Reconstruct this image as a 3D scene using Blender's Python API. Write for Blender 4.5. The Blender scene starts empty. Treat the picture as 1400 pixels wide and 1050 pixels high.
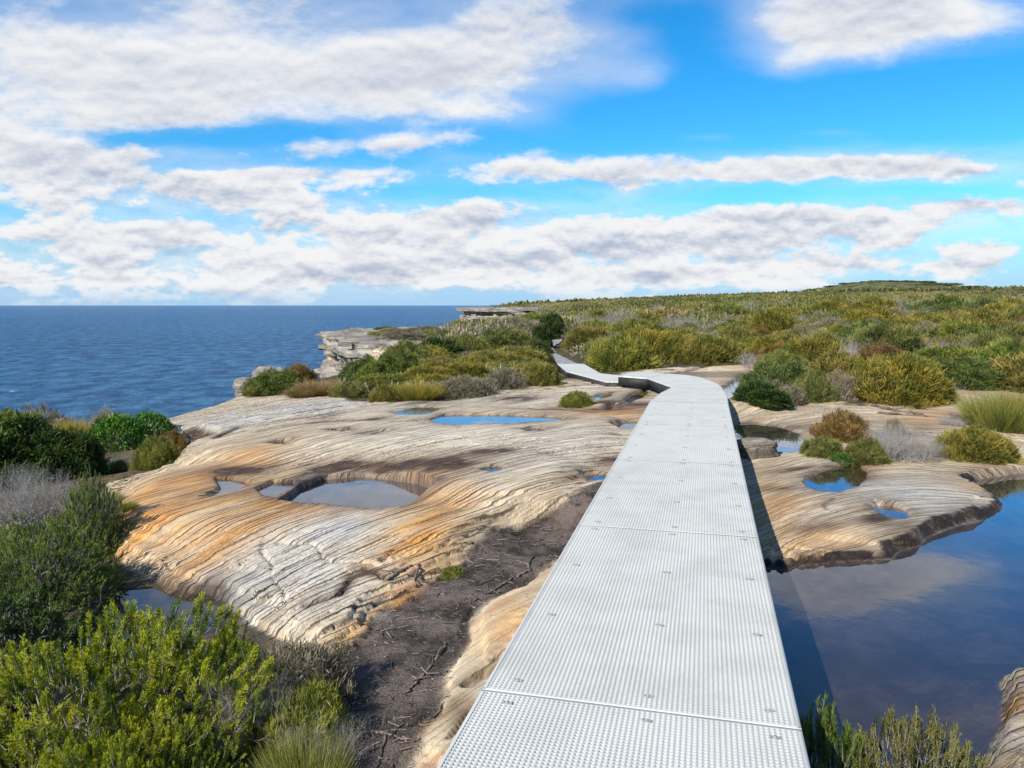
import bpy, math, random
import numpy as np
from mathutils import Vector, Matrix

random.seed(7)
RNG = np.random.default_rng(7)
R = math.radians
SC = bpy.context.scene
COL = SC.collection

# ------------------------------------------------------------------ camera
CAM_H = 1.5
PITCH = R(5.87)
F = 1051.0            # focal length in photograph pixels (1400 wide)
SUN_DIR = Vector((-0.64, -0.77, 0)).normalized()
SUN_EL = R(37)

cd = bpy.data.cameras.new("camera")
cam = bpy.data.objects.new("camera", cd)
COL.objects.link(cam)
cam.location = (0, 0, CAM_H)
cam.rotation_euler = (R(90) - PITCH, 0, 0)
cd.sensor_width = 36
cd.lens = 36 * F / 1400
cd.clip_end = 60000
cd.clip_start = 0.05
SC.camera = cam

CP, SP = math.cos(PITCH), math.sin(PITCH)

def G(px, py, z=-0.35):
    """ground point seen at a photograph pixel, on the level z"""
    a = (px - 700) / F
    b = -(py - 525) / F
    dx, dy, dz = a, CP + b * SP, -SP + b * CP
    t = (z - CAM_H) / dz
    return (dx * t, dy * t)

def to_px(x, y, z=-0.35):
    dz = z - CAM_H
    zc = y * CP - dz * SP
    yc = y * SP + dz * CP
    zc = np.maximum(zc, 0.3)
    return 700 + F * x / zc, 525 - F * yc / zc

def depth(x, y, z):
    return y * CP - (z - CAM_H) * SP

# ------------------------------------------------------------------ noise
_perm = RNG.permutation(256)
_perm = np.concatenate([_perm, _perm, _perm])
_ang = RNG.random(256) * 2 * np.pi
_gx, _gy = np.cos(_ang), np.sin(_ang)

def perlin(x, y, seed=0):
    xi = np.floor(x).astype(np.int64); yi = np.floor(y).astype(np.int64)
    xf = x - xi; yf = y - yi
    xi = (xi + seed * 37) & 255; yi = (yi + seed * 91) & 255
    u = xf * xf * xf * (xf * (xf * 6 - 15) + 10)
    v = yf * yf * yf * (yf * (yf * 6 - 15) + 10)
    def g(ix, iy, fx, fy):
        h = _perm[_perm[ix & 255] + (iy & 255)]
        return _gx[h] * fx + _gy[h] * fy
    a = g(xi, yi, xf, yf); b = g(xi + 1, yi, xf - 1, yf)
    c = g(xi, yi + 1, xf, yf - 1); d = g(xi + 1, yi + 1, xf - 1, yf - 1)
    return ((a + (b - a) * u) + ((c + (d - c) * u) - (a + (b - a) * u)) * v) * 1.5

def fbm(x, y, o=4, seed=0):
    r = 0; a = 0.5; f = 1.0
    for i in range(o):
        r = r + a * perlin(x * f, y * f, seed + i * 5)
        a *= 0.5; f *= 2.03
    return r

def hash1(k, seed=0):
    k = np.asarray(k).astype(np.int64)
    return (_perm[(_perm[(k + seed * 17) & 255] + ((k >> 8) & 255)) & 255]) / 255.0

def sstep(a, b, x):
    t = np.clip((x - a) / (b - a), 0, 1)
    return t * t * (3 - 2 * t)

def seg_dist(X, Y, pts, closed=True):
    n = len(pts)
    d = np.full(X.shape, 1e9)
    for i in range(n if closed else n - 1):
        ax, ay = pts[i]; bx, by = pts[(i + 1) % n]
        vx, vy = bx - ax, by - ay
        L = vx * vx + vy * vy + 1e-12
        t = np.clip(((X - ax) * vx + (Y - ay) * vy) / L, 0, 1)
        d = np.minimum(d, (X - ax - vx * t) ** 2 + (Y - ay - vy * t) ** 2)
    return np.sqrt(d)

def inside(X, Y, pts):
    r = np.zeros(X.shape, bool)
    n = len(pts)
    for i in range(n):
        ax, ay = pts[i]; bx, by = pts[(i + 1) % n]
        if ay == by:
            continue
        c = ((ay > Y) != (by > Y)) & (X < (bx - ax) * (Y - ay) / (by - ay) + ax)
        r ^= c
    return r

def sdf(X, Y, pts):
    d = seg_dist(X, Y, pts)
    return np.where(inside(X, Y, pts), -d, d)

def tps_fit(P, V, lam=1e-3):
    P = np.asarray(P, float); V = np.asarray(V, float)
    n = len(P)
    D2 = ((P[:, None] - P[None]) ** 2).sum(-1)
    K = 0.5 * D2 * np.log(D2 + 1e-9) + lam * np.eye(n)
    A = np.zeros((n + 3, n + 3)); A[:n, :n] = K
    A[:n, n] = 1; A[:n, n + 1:] = P; A[n, :n] = 1; A[n + 1:, :n] = P.T
    w = np.linalg.solve(A, np.concatenate([V, np.zeros(3)]))
    def ev(X, Y):
        r = w[n] + w[n + 1] * X + w[n + 2] * Y
        for i in range(n):
            d2 = (X - P[i, 0]) ** 2 + (Y - P[i, 1]) ** 2
            r = r + w[i] * 0.5 * d2 * np.log(d2 + 1e-9)
        return r
    return ev

# ------------------------------------------------------------------ object helpers
def tag(o, label=None, cat=None, group=None, kind=None):
    if label: o["label"] = label
    if cat: o["category"] = cat
    if group: o["group"] = group
    if kind: o["kind"] = kind
    return o

def empty(name, loc, rz=0):
    o = bpy.data.objects.new(name, None)
    COL.objects.link(o)
    o.location = loc
    o.rotation_euler = (0, 0, rz)
    o.empty_display_size = 0.2
    return o

def mesh_np(name, V, Q=None, T=None, attrs=None, smooth=False):
    """mesh from numpy arrays: V (n,3), quads Q (m,4), triangles T (k,3)"""
    me = bpy.data.meshes.new(name)
    V = np.asarray(V, np.float32)
    parts = []; tot = []
    if Q is not None and len(Q):
        Q = np.asarray(Q, np.int32); parts.append(Q.ravel()); tot.append(np.full(len(Q), 4, np.int32))
    if T is not None and len(T):
        T = np.asarray(T, np.int32); parts.append(T.ravel()); tot.append(np.full(len(T), 3, np.int32))
    li = np.concatenate(parts); lt = np.concatenate(tot)
    ls = np.concatenate([[0], np.cumsum(lt)[:-1]]).astype(np.int32)
    me.vertices.add(len(V)); me.vertices.foreach_set("co", V.ravel())
    me.loops.add(len(li)); me.loops.foreach_set("vertex_index", li)
    me.polygons.add(len(lt)); me.polygons.foreach_set("loop_start", ls); me.polygons.foreach_set("loop_total", lt)
    if smooth:
        me.polygons.foreach_set("use_smooth", np.ones(len(lt), bool))
    me.update(calc_edges=True)
    for k, v in (attrs or {}).items():
        v = np.asarray(v, np.float32)
        if v.ndim == 1:
            a = me.attributes.new(k, 'FLOAT', 'POINT'); a.data.foreach_set("value", v)
        elif v.shape[1] == 3:
            a = me.attributes.new(k, 'FLOAT_VECTOR', 'POINT'); a.data.foreach_set("vector", v.ravel())
    return me

def obj(name, me, mat=None, parent=None, loc=None):
    o = bpy.data.objects.new(name, me)
    COL.objects.link(o)
    if mat is not None and len(me.materials) == 0:
        for m in (mat if isinstance(mat, (list, tuple)) else [mat]):
            me.materials.append(m)
    if parent is not None:
        o.parent = parent
    if loc is not None:
        o.location = loc
    return o

def copy_tree(o, parent=None):
    c = o.copy()
    COL.objects.link(c)
    c.parent = parent
    for ch in list(o.children):
        copy_tree(ch, c)
    return c

# ------------------------------------------------------------------ material helpers
class NT:
    def __init__(s, tree):
        s.t = tree; s.n = tree.nodes; s.l = tree.links
    def new(s, typ, **kw):
        n = s.n.new(typ)
        for k, v in kw.items():
            setattr(n, k, v)
        return n
    def put(s, sock, v):
        if isinstance(v, bpy.types.NodeSocket):
            s.l.new(v, sock)
        elif v is not None:
            sock.default_value = v
    def math(s, op, a, b=None, c=None, clamp=False):
        n = s.new('ShaderNodeMath', operation=op, use_clamp=clamp)
        s.put(n.inputs[0], a); s.put(n.inputs[1], b)
        if c is not None: s.put(n.inputs[2], c)
        return n.outputs[0]
    def vmath(s, op, a, b=None, out=0):
        n = s.new('ShaderNodeVectorMath', operation=op)
        s.put(n.inputs[0], a)
        if b is not None: s.put(n.inputs[1], b)
        return n.outputs[out]
    def mix(s, f, a, b, blend='MIX'):
        n = s.new('ShaderNodeMix', data_type='RGBA', blend_type=blend)
        s.put(n.inputs[0], f)
        s.put(n.inputs[6], c4(a)); s.put(n.inputs[7], c4(b))
        return n.outputs[2]
    def noise(s, vec, scale, detail=4, rough=0.55, dist=0, w=None):
        n = s.new('ShaderNodeTexNoise')
        if vec is not None: s.put(n.inputs['Vector'], vec)
        n.inputs['Scale'].default_value = scale
        n.inputs['Detail'].default_value = detail
        n.inputs['Roughness'].default_value = rough
        n.inputs['Distortion'].default_value = dist
        return n.outputs['Fac']
    def ramp(s, f, lo, hi, a=0.0, b=1.0):
        n = s.new('ShaderNodeMapRange', interpolation_type='SMOOTHSTEP')
        s.put(n.inputs[0], f)
        n.inputs[1].default_value = lo; n.inputs[2].default_value = hi
        n.inputs[3].default_value = a; n.inputs[4].default_value = b
        return n.outputs[0]
    def attr(s, name, out='Fac'):
        return s.new('ShaderNodeAttribute', attribute_name=name).outputs[out]
    def sep(s, v):
        n = s.new('ShaderNodeSeparateXYZ'); s.put(n.inputs[0], v); return n.outputs
    def comb(s, x, y, z=0.0):
        n = s.new('ShaderNodeCombineXYZ'); s.put(n.inputs[0], x); s.put(n.inputs[1], y); s.put(n.inputs[2], z)
        return n.outputs[0]
    def bump(s, h, strength, dist, normal=None):
        n = s.new('ShaderNodeBump')
        n.inputs['Strength'].default_value = strength
        n.inputs['Distance'].default_value = dist
        s.put(n.inputs['Height'], h)
        if normal is not None: s.put(n.inputs['Normal'], normal)
        return n.outputs[0]

def c4(v):
    if isinstance(v, tuple) and len(v) == 3:
        return (*v, 1.0)
    return v

def new_mat(name):
    m = bpy.data.materials.new(name)
    m.use_nodes = True
    m.node_tree.nodes.clear()
    nt = NT(m.node_tree)
    out = nt.new('ShaderNodeOutputMaterial')
    return m, nt, out

def principled(nt, out, color, rough=0.8, spec=0.3, normal=None, metallic=0.0):
    p = nt.new('ShaderNodeBsdfPrincipled')
    nt.put(p.inputs['Base Color'], c4(color))
    nt.put(p.inputs['Roughness'], rough)
    nt.put(p.inputs['Specular IOR Level'], spec)
    nt.put(p.inputs['Metallic'], metallic)
    if normal is not None:
        nt.put(p.inputs['Normal'], normal)
    nt.l.new(p.outputs[0], out.inputs[0])
    return p

# ================================================================== GROUND PLAN (traced, in metres)
def poly(pts, z):
    return [G(px, py, z) for px, py in pts]

SOIL_Z = -0.52
SOIL = poly([(830, 676), (806, 682), (760, 698), (728, 706), (700, 714), (670, 723), (640, 738), (628, 752), (600, 768),
             (574, 780), (568, 792), (522, 816), (496, 832), (488, 844), (458, 866), (440, 876), (425, 890), (380, 930),
             (300, 1000), (200, 1150), (500, 1150), (530, 1090), (554, 1050), (568, 1024), (588, 998), (584, 988), (616, 952), (624, 926),
             (626, 900), (638, 878), (646, 860), (656, 836), (670, 820), (700, 798), (722, 790), (748, 775), (800, 735), (850, 700)], -0.43)
BANK_Z = -0.53
BANK = poly([(243, 574), (232, 588), (246, 606), (262, 616), (240, 634), (232, 648), (188, 657), (140, 665), (122, 690), (132, 722),
             (165, 745), (158, 766), (180, 786), (240, 813), (296, 817), (306, 830), (330, 850), (400, 893), (425, 892),
             (380, 940), (250, 1150), (-900, 1150), (-1200, 800), (-900, 574), (-300, 574)], -0.5)
PIT = poly([(250, 593), (272, 589), (296, 597), (294, 605), (272, 612), (254, 613)], -0.45)

POOLS = [  # name, level, outline, wall width, depth
    ("pool", -0.33, [(379, 691), (410, 668), (444, 656), (490, 652), (532, 656), (570, 662), (601, 672), (576, 682), (550, 695), (508, 698), (460, 697), (416, 695)], 0.10, 0.10),
    ("puddle", -0.31, [(350, 670), (372, 660), (404, 661), (398, 670), (376, 684), (360, 682)], 0.06, 0.02),
    ("puddle", -0.31, [(276, 682), (302, 670), (294, 655), (314, 655), (342, 662), (322, 674), (296, 681)], 0.05, 0.02),
    ("pool", -0.30, [(586, 574), (608, 568), (680, 568), (745, 570), (780, 574), (748, 580), (700, 584), (644, 583), (602, 582)], 0.12, 0.06),
    ("puddle", -0.33, [(538, 564), (572, 556), (610, 558), (592, 564), (576, 570), (552, 570)], 0.2, 0.05),
    ("puddle", -0.27, [(446, 591), (476, 588), (482, 591), (466, 594)], 0.08, 0.02),
    ("puddle", -0.25, [(490, 596), (520, 590), (534, 590), (508, 596)], 0.08, 0.02),
    ("puddle", -0.27, [(366, 608), (380, 604), (399, 604), (388, 610)], 0.05, 0.02),
    ("puddle", -0.25, [(652, 643), (668, 639), (684, 638), (691, 642), (672, 648)], 0.06, 0.03),
    ("puddle", -0.34, [(793, 653), (812, 649), (832, 650), (830, 658), (806, 658)], 0.06, 0.03),
    ("puddle", -0.27, [(712, 588), (728, 586), (748, 588), (738, 592), (722, 592)], 0.05, 0.05),
    ("puddle", -0.31, [(811, 544), (820, 540), (838, 538), (836, 543), (816, 549)], 0.08, 0.03),
    ("puddle", -0.33, [(850, 551), (866, 539), (881, 534), (889, 537), (874, 547), (858, 553)], 0.08, 0.03),
    ("puddle", -0.37, [(812, 562), (836, 556), (850, 557), (830, 563)], 0.08, 0.02),
    ("puddle", -0.36, [(835, 584), (858, 577), (880, 577), (875, 588), (850, 588)], 0.08, 0.02),
    ("puddle", -0.535, [(126, 652), (128, 634), (148, 629), (158, 636), (176, 631), (188, 636), (170, 648), (146, 653)], 0.08, 0.04),
    ("pool", -0.51, [(100, 905), (118, 850), (140, 826), (170, 808), (205, 805), (245, 817), (292, 819), (298, 830), (290, 860), (230, 900)], 0.12, 0.12),
    ("puddle", -0.42, [(985, 582), (1030, 578), (1066, 584), (1094, 594), (1104, 613), (1075, 620), (1052, 617), (1034, 606), (995, 606)], 0.18, 0.02),
    ("puddle", -0.32, [(980, 536), (1000, 523), (1012, 514), (1047, 511), (1042, 520), (1022, 530), (1006, 540), (994, 547)], 0.08, 0.03),
    ("pool", -0.43, [(1100, 662), (1104, 654), (1130, 642), (1156, 636), (1172, 636), (1186, 646), (1186, 656), (1170, 668), (1142, 676), (1118, 674), (1106, 670)], 0.05, 0.08),
    ("pool", -0.44, [(1188, 697), (1198, 691), (1216, 692), (1236, 698), (1243, 706), (1234, 711), (1216, 708), (1200, 703)], 0.08, 0.08),
    ("puddle", -0.35, [(1296, 575), (1305, 568), (1345, 567), (1350, 574), (1325, 580)], 0.08, 0.03),
    ("pool", -0.50, [(960, 800), (1046, 777), (1074, 781), (1108, 773), (1128, 771), (1180, 768), (1218, 765), (1228, 755), (1260, 746),
                     (1268, 736), (1296, 723), (1340, 712), (1366, 700), (1374, 690), (1358, 676), (1322, 663), (1340, 656), (1382, 650), (1400, 648), (1650, 640),
                     (1900, 800), (1700, 915), (1500, 925), (1400, 922), (1366, 931), (1369, 963), (1373, 987), (1357, 1006), (1345, 1050), (1300, 1120), (1000, 1120), (950, 930)], 0.13, 0.12),
]

# ---- height control points
HC = []
for px, py, z in [
    (240, 580, -.36), (330, 550, -.40), (460, 543, -.35), (300, 610, -.28), (380, 590, -.25), (480, 575, -.25), (560, 590, -.2), (650, 600, -.20),
    (760, 605, -.21), (850, 610, -.27), (232, 640, -.36), (300, 640, -.28), (400, 630, -.25), (500, 632, -.24), (600, 640, -.24), (490, 646, -.285), (550, 650, -.285), (440, 652, -.285), (600, 662, -.29), (700, 650, -.22),
    (780, 665, -.3), (820, 680, -.38), (140, 672, -.44), (150, 720, -.44), (200, 700, -.36), (300, 700, -.29), (400, 708, -.31), (500, 712, -.315),
    (600, 695, -.31), (470, 702, -.325), (540, 701, -.325), (420, 700, -.32), (610, 680, -.30), (700, 700, -.37), (180, 775, -.43), (240, 800, -.45), (300, 780, -.385), (400, 760, -.35), (500, 760, -.35), (570, 770, -.40),
    (640, 735, -.38), (300, 815, -.445), (340, 840, -.45), (420, 830, -.405), (490, 825, -.40), (440, 872, -.42), (400, 885, -.44),
    (745, 785, -.45), (690, 830, -.42), (650, 880, -.47), (690, 870, -.42), (640, 950, -.48), (600, 1000, -.5), (570, 1045, -.52),
    (1030, 640, -.39), (1060, 622, -.39), (1100, 630, -.385), (1150, 625, -.38), (1250, 640, -.38), (1350, 640, -.405), (1385, 645, -.43), (1040, 700, -.395),
    (1100, 700, -.39), (1200, 670, -.385), (1280, 680, -.39), (1370, 688, -.445), (1060, 755, -.445), (1150, 745, -.435), (1230, 730, -.435), (1050, 770, -.455), (1290, 718, -.44),
    (1385, 945, -.40), (1395, 1000, -.38), (1420, 1040, -.36), (1010, 560, -.31), (1060, 560, -.29), (1100, 560, -.30), (1050, 590, -.37), (1250, 545, -.22),
    (1200, 600, -.36), (1380, 600, -.33), (1280, 560, -.30), (600, 550, -.32), (680, 545, -.27), (760, 540, -.24), (830, 530, -.26), (900, 545, -.31),
    (870, 570, -.34), (700, 560, -.28), (560, 555, -.31), (500, 545, -.36), (940, 505, -.18), (1020, 503, -.14), (0, 700, -.5), (0, 900, -.6)]:
    x, y = G(px, py, z); HC.append((x, y, z))
HC += [(0, 25, -.45), (1.6, 25, -.48), (0, 40, -.4), (-6, 40, -.3), (10, 25, .02), (20, 25, .15), (10, 50, .4), (30, 50, .75), (2.0, 40, -.35),
       (-2, 100, -1.6), (6, 100, 0.0), (20, 100, 1.1), (60, 100, 1.9), (0, 350, .3), (60, 350, 3.3), (110, 350, 5.0), (200, 350, 6.2), (30, 0, -.3), (10, 0, -.5), (-10, 0, -.7),
       (-20, 20, -.9), (0, -4, -.7), (0, 1500, 1), (500, 1500, 8), (-9, 60, -1.0), (-9, 100, -1.9), (0, 60, -.8), (-9, 80, -1.4), (-1, 80, -1.25), (4, 75, -.5), (7, 110, .7), (4, 107, .2)]

def wc(x, y):
    yy = np.maximum(y, -4) + 6
    return 4 * x / yy, 4 * np.log(yy)

_h = np.array(HC)
_a, _b = wc(_h[:, 0], _h[:, 1])
h_tps = tps_fit(np.stack([_a, _b], 1), _h[:, 2], 2e-3)

# ---- bedding lines (traced) -> stratigraphic coordinate
def strat(lines, n, deg=6):
    n = np.array(n) / np.linalg.norm(n)
    P = []; V = []
    for ln in lines:
        g = []
        for (p0, p1) in zip(ln[:-1], ln[1:]):
            for k in range(3):
                f = k / 3
                g.append(G(p0[0] + (p1[0] - p0[0]) * f, p0[1] + (p1[1] - p0[1]) * f, -0.33))
        g.append(G(*ln[-1], -0.33))
        g = np.array(g)
        v = (g @ n).mean()
        P += list(g); V += [v] * len(g)
    P = np.array(P); V = np.array(V)
    def basis(x, y):
        return [x * 0 + 1, x, y, x * x, x * y, y * y, x ** 3, x * x * y, x * y * y, y ** 3][:deg]
    Bm = np.stack(basis(P[:, 0], P[:, 1]), 1)
    w = np.linalg.solve(Bm.T @ Bm + 1e-4 * np.eye(Bm.shape[1]), Bm.T @ V)
    return lambda x, y: sum(c * b for c, b in zip(w, basis(x, y)))

S_LEFT = strat([
    [(250, 600), (310, 578), (380, 563), (460, 548)], [(296, 600), (330, 584), (400, 576), (470, 562)],
    [(232, 636), (300, 610), (368, 596), (440, 588), (530, 570)], [(350, 656), (386, 644), (456, 622), (544, 602), (620, 590)],
    [(552, 642), (590, 626), (660, 610), (720, 598), (850, 590)], [(140, 682), (200, 666), (292, 652)], [(160, 722), (248, 674), (300, 656)],
    [(174, 738), (248, 706), (290, 690), (346, 670)], [(226, 748), (300, 726), (360, 706), (420, 690)], [(234, 760), (300, 740), (360, 722), (440, 695)],
    [(260, 784), (340, 746), (420, 712)], [(292, 816), (370, 782), (440, 750)], [(324, 844), (386, 818), (440, 794)],
    [(420, 748), (490, 718), (548, 696), (600, 672), (640, 660), (720, 636), (780, 618), (854, 606)],
    [(420, 776), (516, 740), (600, 706), (660, 680), (728, 652), (780, 640), (836, 628)],
    [(420, 810), (464, 796), (548, 764), (616, 728), (700, 692), (792, 664), (840, 650)],
    [(440, 876), (496, 832), (574, 780), (640, 738), (700, 714), (800, 684)],
    [(560, 1050), (640, 900), (745, 780)], [(600, 566), (680, 562), (770, 566), (870, 572)], [(680, 545), (740, 532), (830, 522)]], (0.8, -0.6))
S_RIGHT = strat([
    [(1066, 766), (1140, 732), (1200, 708)], [(1124, 770), (1200, 740), (1272, 720)], [(1020, 650), (1100, 638), (1160, 630)],
    [(1040, 706), (1104, 688)], [(1280, 710), (1370, 688)], [(1190, 644), (1290, 646), (1380, 642)], [(1190, 676), (1280, 676), (1350, 670)],
    [(1020, 560), (1100, 556), (1180, 556)], [(900, 520), (960, 506), (1040, 498)]], (0.35, -0.94))

def coarse(ev, XX, YY, st=6):
    """evaluate a smooth field on every st-th line of the grid and interpolate"""
    jy = np.unique(np.concatenate([np.arange(0, XX.shape[0], st), [XX.shape[0] - 1]]))
    jx = np.unique(np.concatenate([np.arange(0, XX.shape[1], st), [XX.shape[1] - 1]]))
    v = ev(XX[np.ix_(jy, jx)], YY[np.ix_(jy, jx)])
    def lerp(vv, gi, n, axis):
        i = np.arange(n); k = np.clip(np.searchsorted(gi, i, side='right') - 1, 0, len(gi) - 2)
        f = (i - gi[k]) / (gi[k + 1] - gi[k])
        a = np.take(vv, k, axis); b = np.take(vv, k + 1, axis)
        f = f[:, None] if axis == 0 else f[None, :]
        return a + (b - a) * f
    return lerp(lerp(v, jy, XX.shape[0], 0), jx, XX.shape[1], 1)

# ---- grid
def axis_x():
    core = np.arange(-6.2, 7.6, 0.0135)
    out = []; s = 0.0135; v = core[-1]
    while v < 1500:
        s = min(s * 1.06, 60); v += s; out.append(v)
    outl = []; s = 0.0135; v = core[0]
    while v > -60:
        s = min(s * 1.06, 3); v -= s; outl.append(v)
    return np.concatenate([outl[::-1], core, out])

def axis_y():
    v = 2.7; l = []
    while v < 19:
        l.append(v); v += 0.012 + 0.0022 * (v - 2.7)
    s = 0.05
    while v < 2500:
        l.append(v); s = min(s * 1.05, 60); v += s
    lo = []; v = 2.7; s = 0.012
    while v > -8:
        s *= 1.15; v -= s; lo.append(v)
    return np.concatenate([lo[::-1], l])

GX, GY = axis_x(), axis_y()
X, Y = np.meshgrid(GX, GY)
sh = X.shape

def cliff_x(y):
    yy = [-10, 3, 6, 9, 11.2, 12.3, 14.6, 15.7, 17.5, 20, 24, 30, 37, 46, 54, 62, 75, 100, 118, 130, 170, 300, 2500]
    xx = [-13, -12, -11, -9.5, -7.4, -5.75, -5.65, -5.7, -5.6, -5.0, -4.4, -4.8, -6.0, -10.3, -11.5, -8, -7, -8.5, -9.5, -8, -4, 0, 40]
    return np.interp(y, yy, xx)

A_, B_ = wc(X, Y)
Z = coarse(h_tps, A_, B_)
far = sstep(200, 500, Y)
hill = 19 * np.exp(-((X - 420) / 90) ** 2 - ((Y - 900) / 130) ** 2) + 8 * np.exp(-((X - 250) / 22) ** 2 - ((Y - 800) / 60) ** 2) \
     + 6 * np.exp(-((X - 560) / 120) ** 2 - ((Y - 900) / 130) ** 2)
Z = np.where(Y > 400, np.minimum(Z, 9), Z) + hill
hm = sstep(13, 30, Y)
Z += hm * (0.25 * fbm(X * 0.12, Y * 0.12, 4, 3) + 0.9 * sstep(60, 300, Y) * fbm(X * 0.02, Y * 0.02, 3, 9))

NEAR = (Y < 22) & (Y > 0) & (X > -14) & (X < 16)
def local(fn, pts=None, mg=1.2):
    out = np.full(sh, 50.0)
    x0, x1, y0, y1 = -14, 16, 0, 22
    if pts is not None:
        x0 = max(x0, min(p[0] for p in pts) - mg); x1 = min(x1, max(p[0] for p in pts) + mg)
        y0 = max(y0, min(p[1] for p in pts) - mg); y1 = min(y1, max(p[1] for p in pts) + mg)
    i0, i1 = np.searchsorted(GX, (x0, x1)); j0, j1 = np.searchsorted(GY, (y0, y1))
    if i1 > i0 and j1 > j0:
        out[j0:j1, i0:i1] = fn(X[j0:j1, i0:i1], Y[j0:j1, i0:i1])
    return out

wob = 0.07 * fbm(X * 1.6, Y * 1.6, 4, 11)
d_soil = local(lambda x, y: sdf(x, y, SOIL)) + wob
d_bank = local(lambda x, y: sdf(x, y, BANK)) + wob * 1.4
d_bank = np.where((X < -8) & (Y < 14), -3, d_bank)
d_pit = local(lambda x, y: sdf(x, y, PIT), PIT)
rock_base = Z.copy()
# gentle undulation of the rock
und = 0.016 * fbm(X * 1.0, Y * 1.0, 3, 21) + 0.006 * fbm(X * 5, Y * 5, 3, 22)
nearw = 1 - sstep(18, 26, Y)
Z += und * nearw

deck_line = X - (0.347 + (Y - 2.36) * 0.2512)
t_ = X * 0.5 + Y * 0.86
Xc = np.clip(X, -14, 16); Yc = np.clip(Y, 1, 22)
s_l = coarse(S_LEFT, Xc, Yc); s_r = coarse(S_RIGHT, Xc, Yc)
S = np.where(deck_line < 0.3, s_l, s_r)
T = np.where(deck_line < 0.3, t_, X * 0.94 + Y * 0.35)
S = S + 0.012 * fbm(X * 1.0, Y * 1.0, 3, 31) + 0.0025 * fbm(X * 6, Y * 6, 2, 33)

FAR_S = sstep(17.5, 19.5, Y)
U, W_ = to_px(X, Y)
def blob(u0, v0, ru, rv, rot=0.0):
    c, s = math.cos(R(rot)), math.sin(R(rot))
    out = np.zeros(sh)
    j0, j1 = np.searchsorted(GY, (1.5, 24)); i0, i1 = np.searchsorted(GX, (-14, 16))
    du, dv = U[j0:j1, i0:i1] - u0, W_[j0:j1, i0:i1] - v0
    a = (du * c + dv * s) / ru; b = (-du * s + dv * c) / rv
    out[j0:j1, i0:i1] = np.exp(-np.minimum(a * a + b * b, 60))
    return out

rockamp = np.clip(1 - sstep(-0.02, -0.10, d_soil) * 0 - 0, 0, 1)
d_bank = np.where((X < -5.1) & (Y > 11.6) & (Y < 17), 1.0, d_bank)
rock_m = sstep(-0.17, -0.07, d_soil) * sstep(-0.16, -0.04, d_bank)
relief = np.zeros(sh)
rag = np.round(2.5 * perlin(X * 9, Y * 9, 36)) / 2.5 + .8 * perlin(X * 23, Y * 23, 37)
fine_zone = np.clip(blob(330, 790, 150, 60, -20) + blob(480, 740, 140, 70, -25) + blob(700, 670, 180, 40, -15), 0, 1)
for lam, amp, sd in ((0.052, 0.012, 1), (0.125, 0.018, 2), (0.37, 0.012, 3)):
    ph = S / lam + 0.10 * perlin(T * 1.3, S * 3, 40 + sd) + rag * (0.012 / lam)
    k = np.floor(ph); f = ph - k
    am = 0.15 + 0.85 * hash1(k, sd)
    mod = sstep(-0.30, 0.35, perlin(T * 0.75 + hash1(k, sd + 5) * 90, k * 0.7, 50 + sd))
    if sd == 1:
        mod = np.clip(0.25 + 0.75 * mod, 0, 1) * np.clip(0.55 + 0.9 * fine_zone, 0, 1.2)
    # a tread that rises gently and a sharp riser cut back at the foot
    prof = np.where(f < 0.78, 0.25 + 0.75 * f / 0.78, (1 - f) / 0.22) - 0.55 * np.exp(-((f - 0.97) / 0.07) ** 2)
    relief += amp * am * mod * (prof - 0.5)
right_soft = np.where(deck_line > 0.3, 0.55, 1.0)
rib = np.exp(-(np.maximum(0, -deck_line - 1.3) / 0.25) ** 2) * (Y < 5.8) * (deck_line < 0)
relief *= right_soft * (1 - 0.75 * rib)
# elongated notches along the bedding
nz = fbm(S * 16, T * 1.5, 2, 61)
notch = sstep(0.24, 0.42, nz)
relief -= 0.018 * notch * right_soft * (1 - 0.8 * rib)
relief += 0.0075 * fbm(X * 20, Y * 20, 2, 66) - 0.012 * sstep(.42, .55, fbm(X * 7, Y * 7, 2, 67))
# joints that break across the beds
jn = np.abs(perlin(T * 1.1 + .25 * perlin(S * 2, T, 68), S * .45, 69))
relief -= 0.022 * sstep(.022, .0, jn) * sstep(-.1, .3, perlin(X * .8, Y * .8, 70))
relief_w = relief * rock_m * nearw * sstep(1.5, 2.5, Y)

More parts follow.
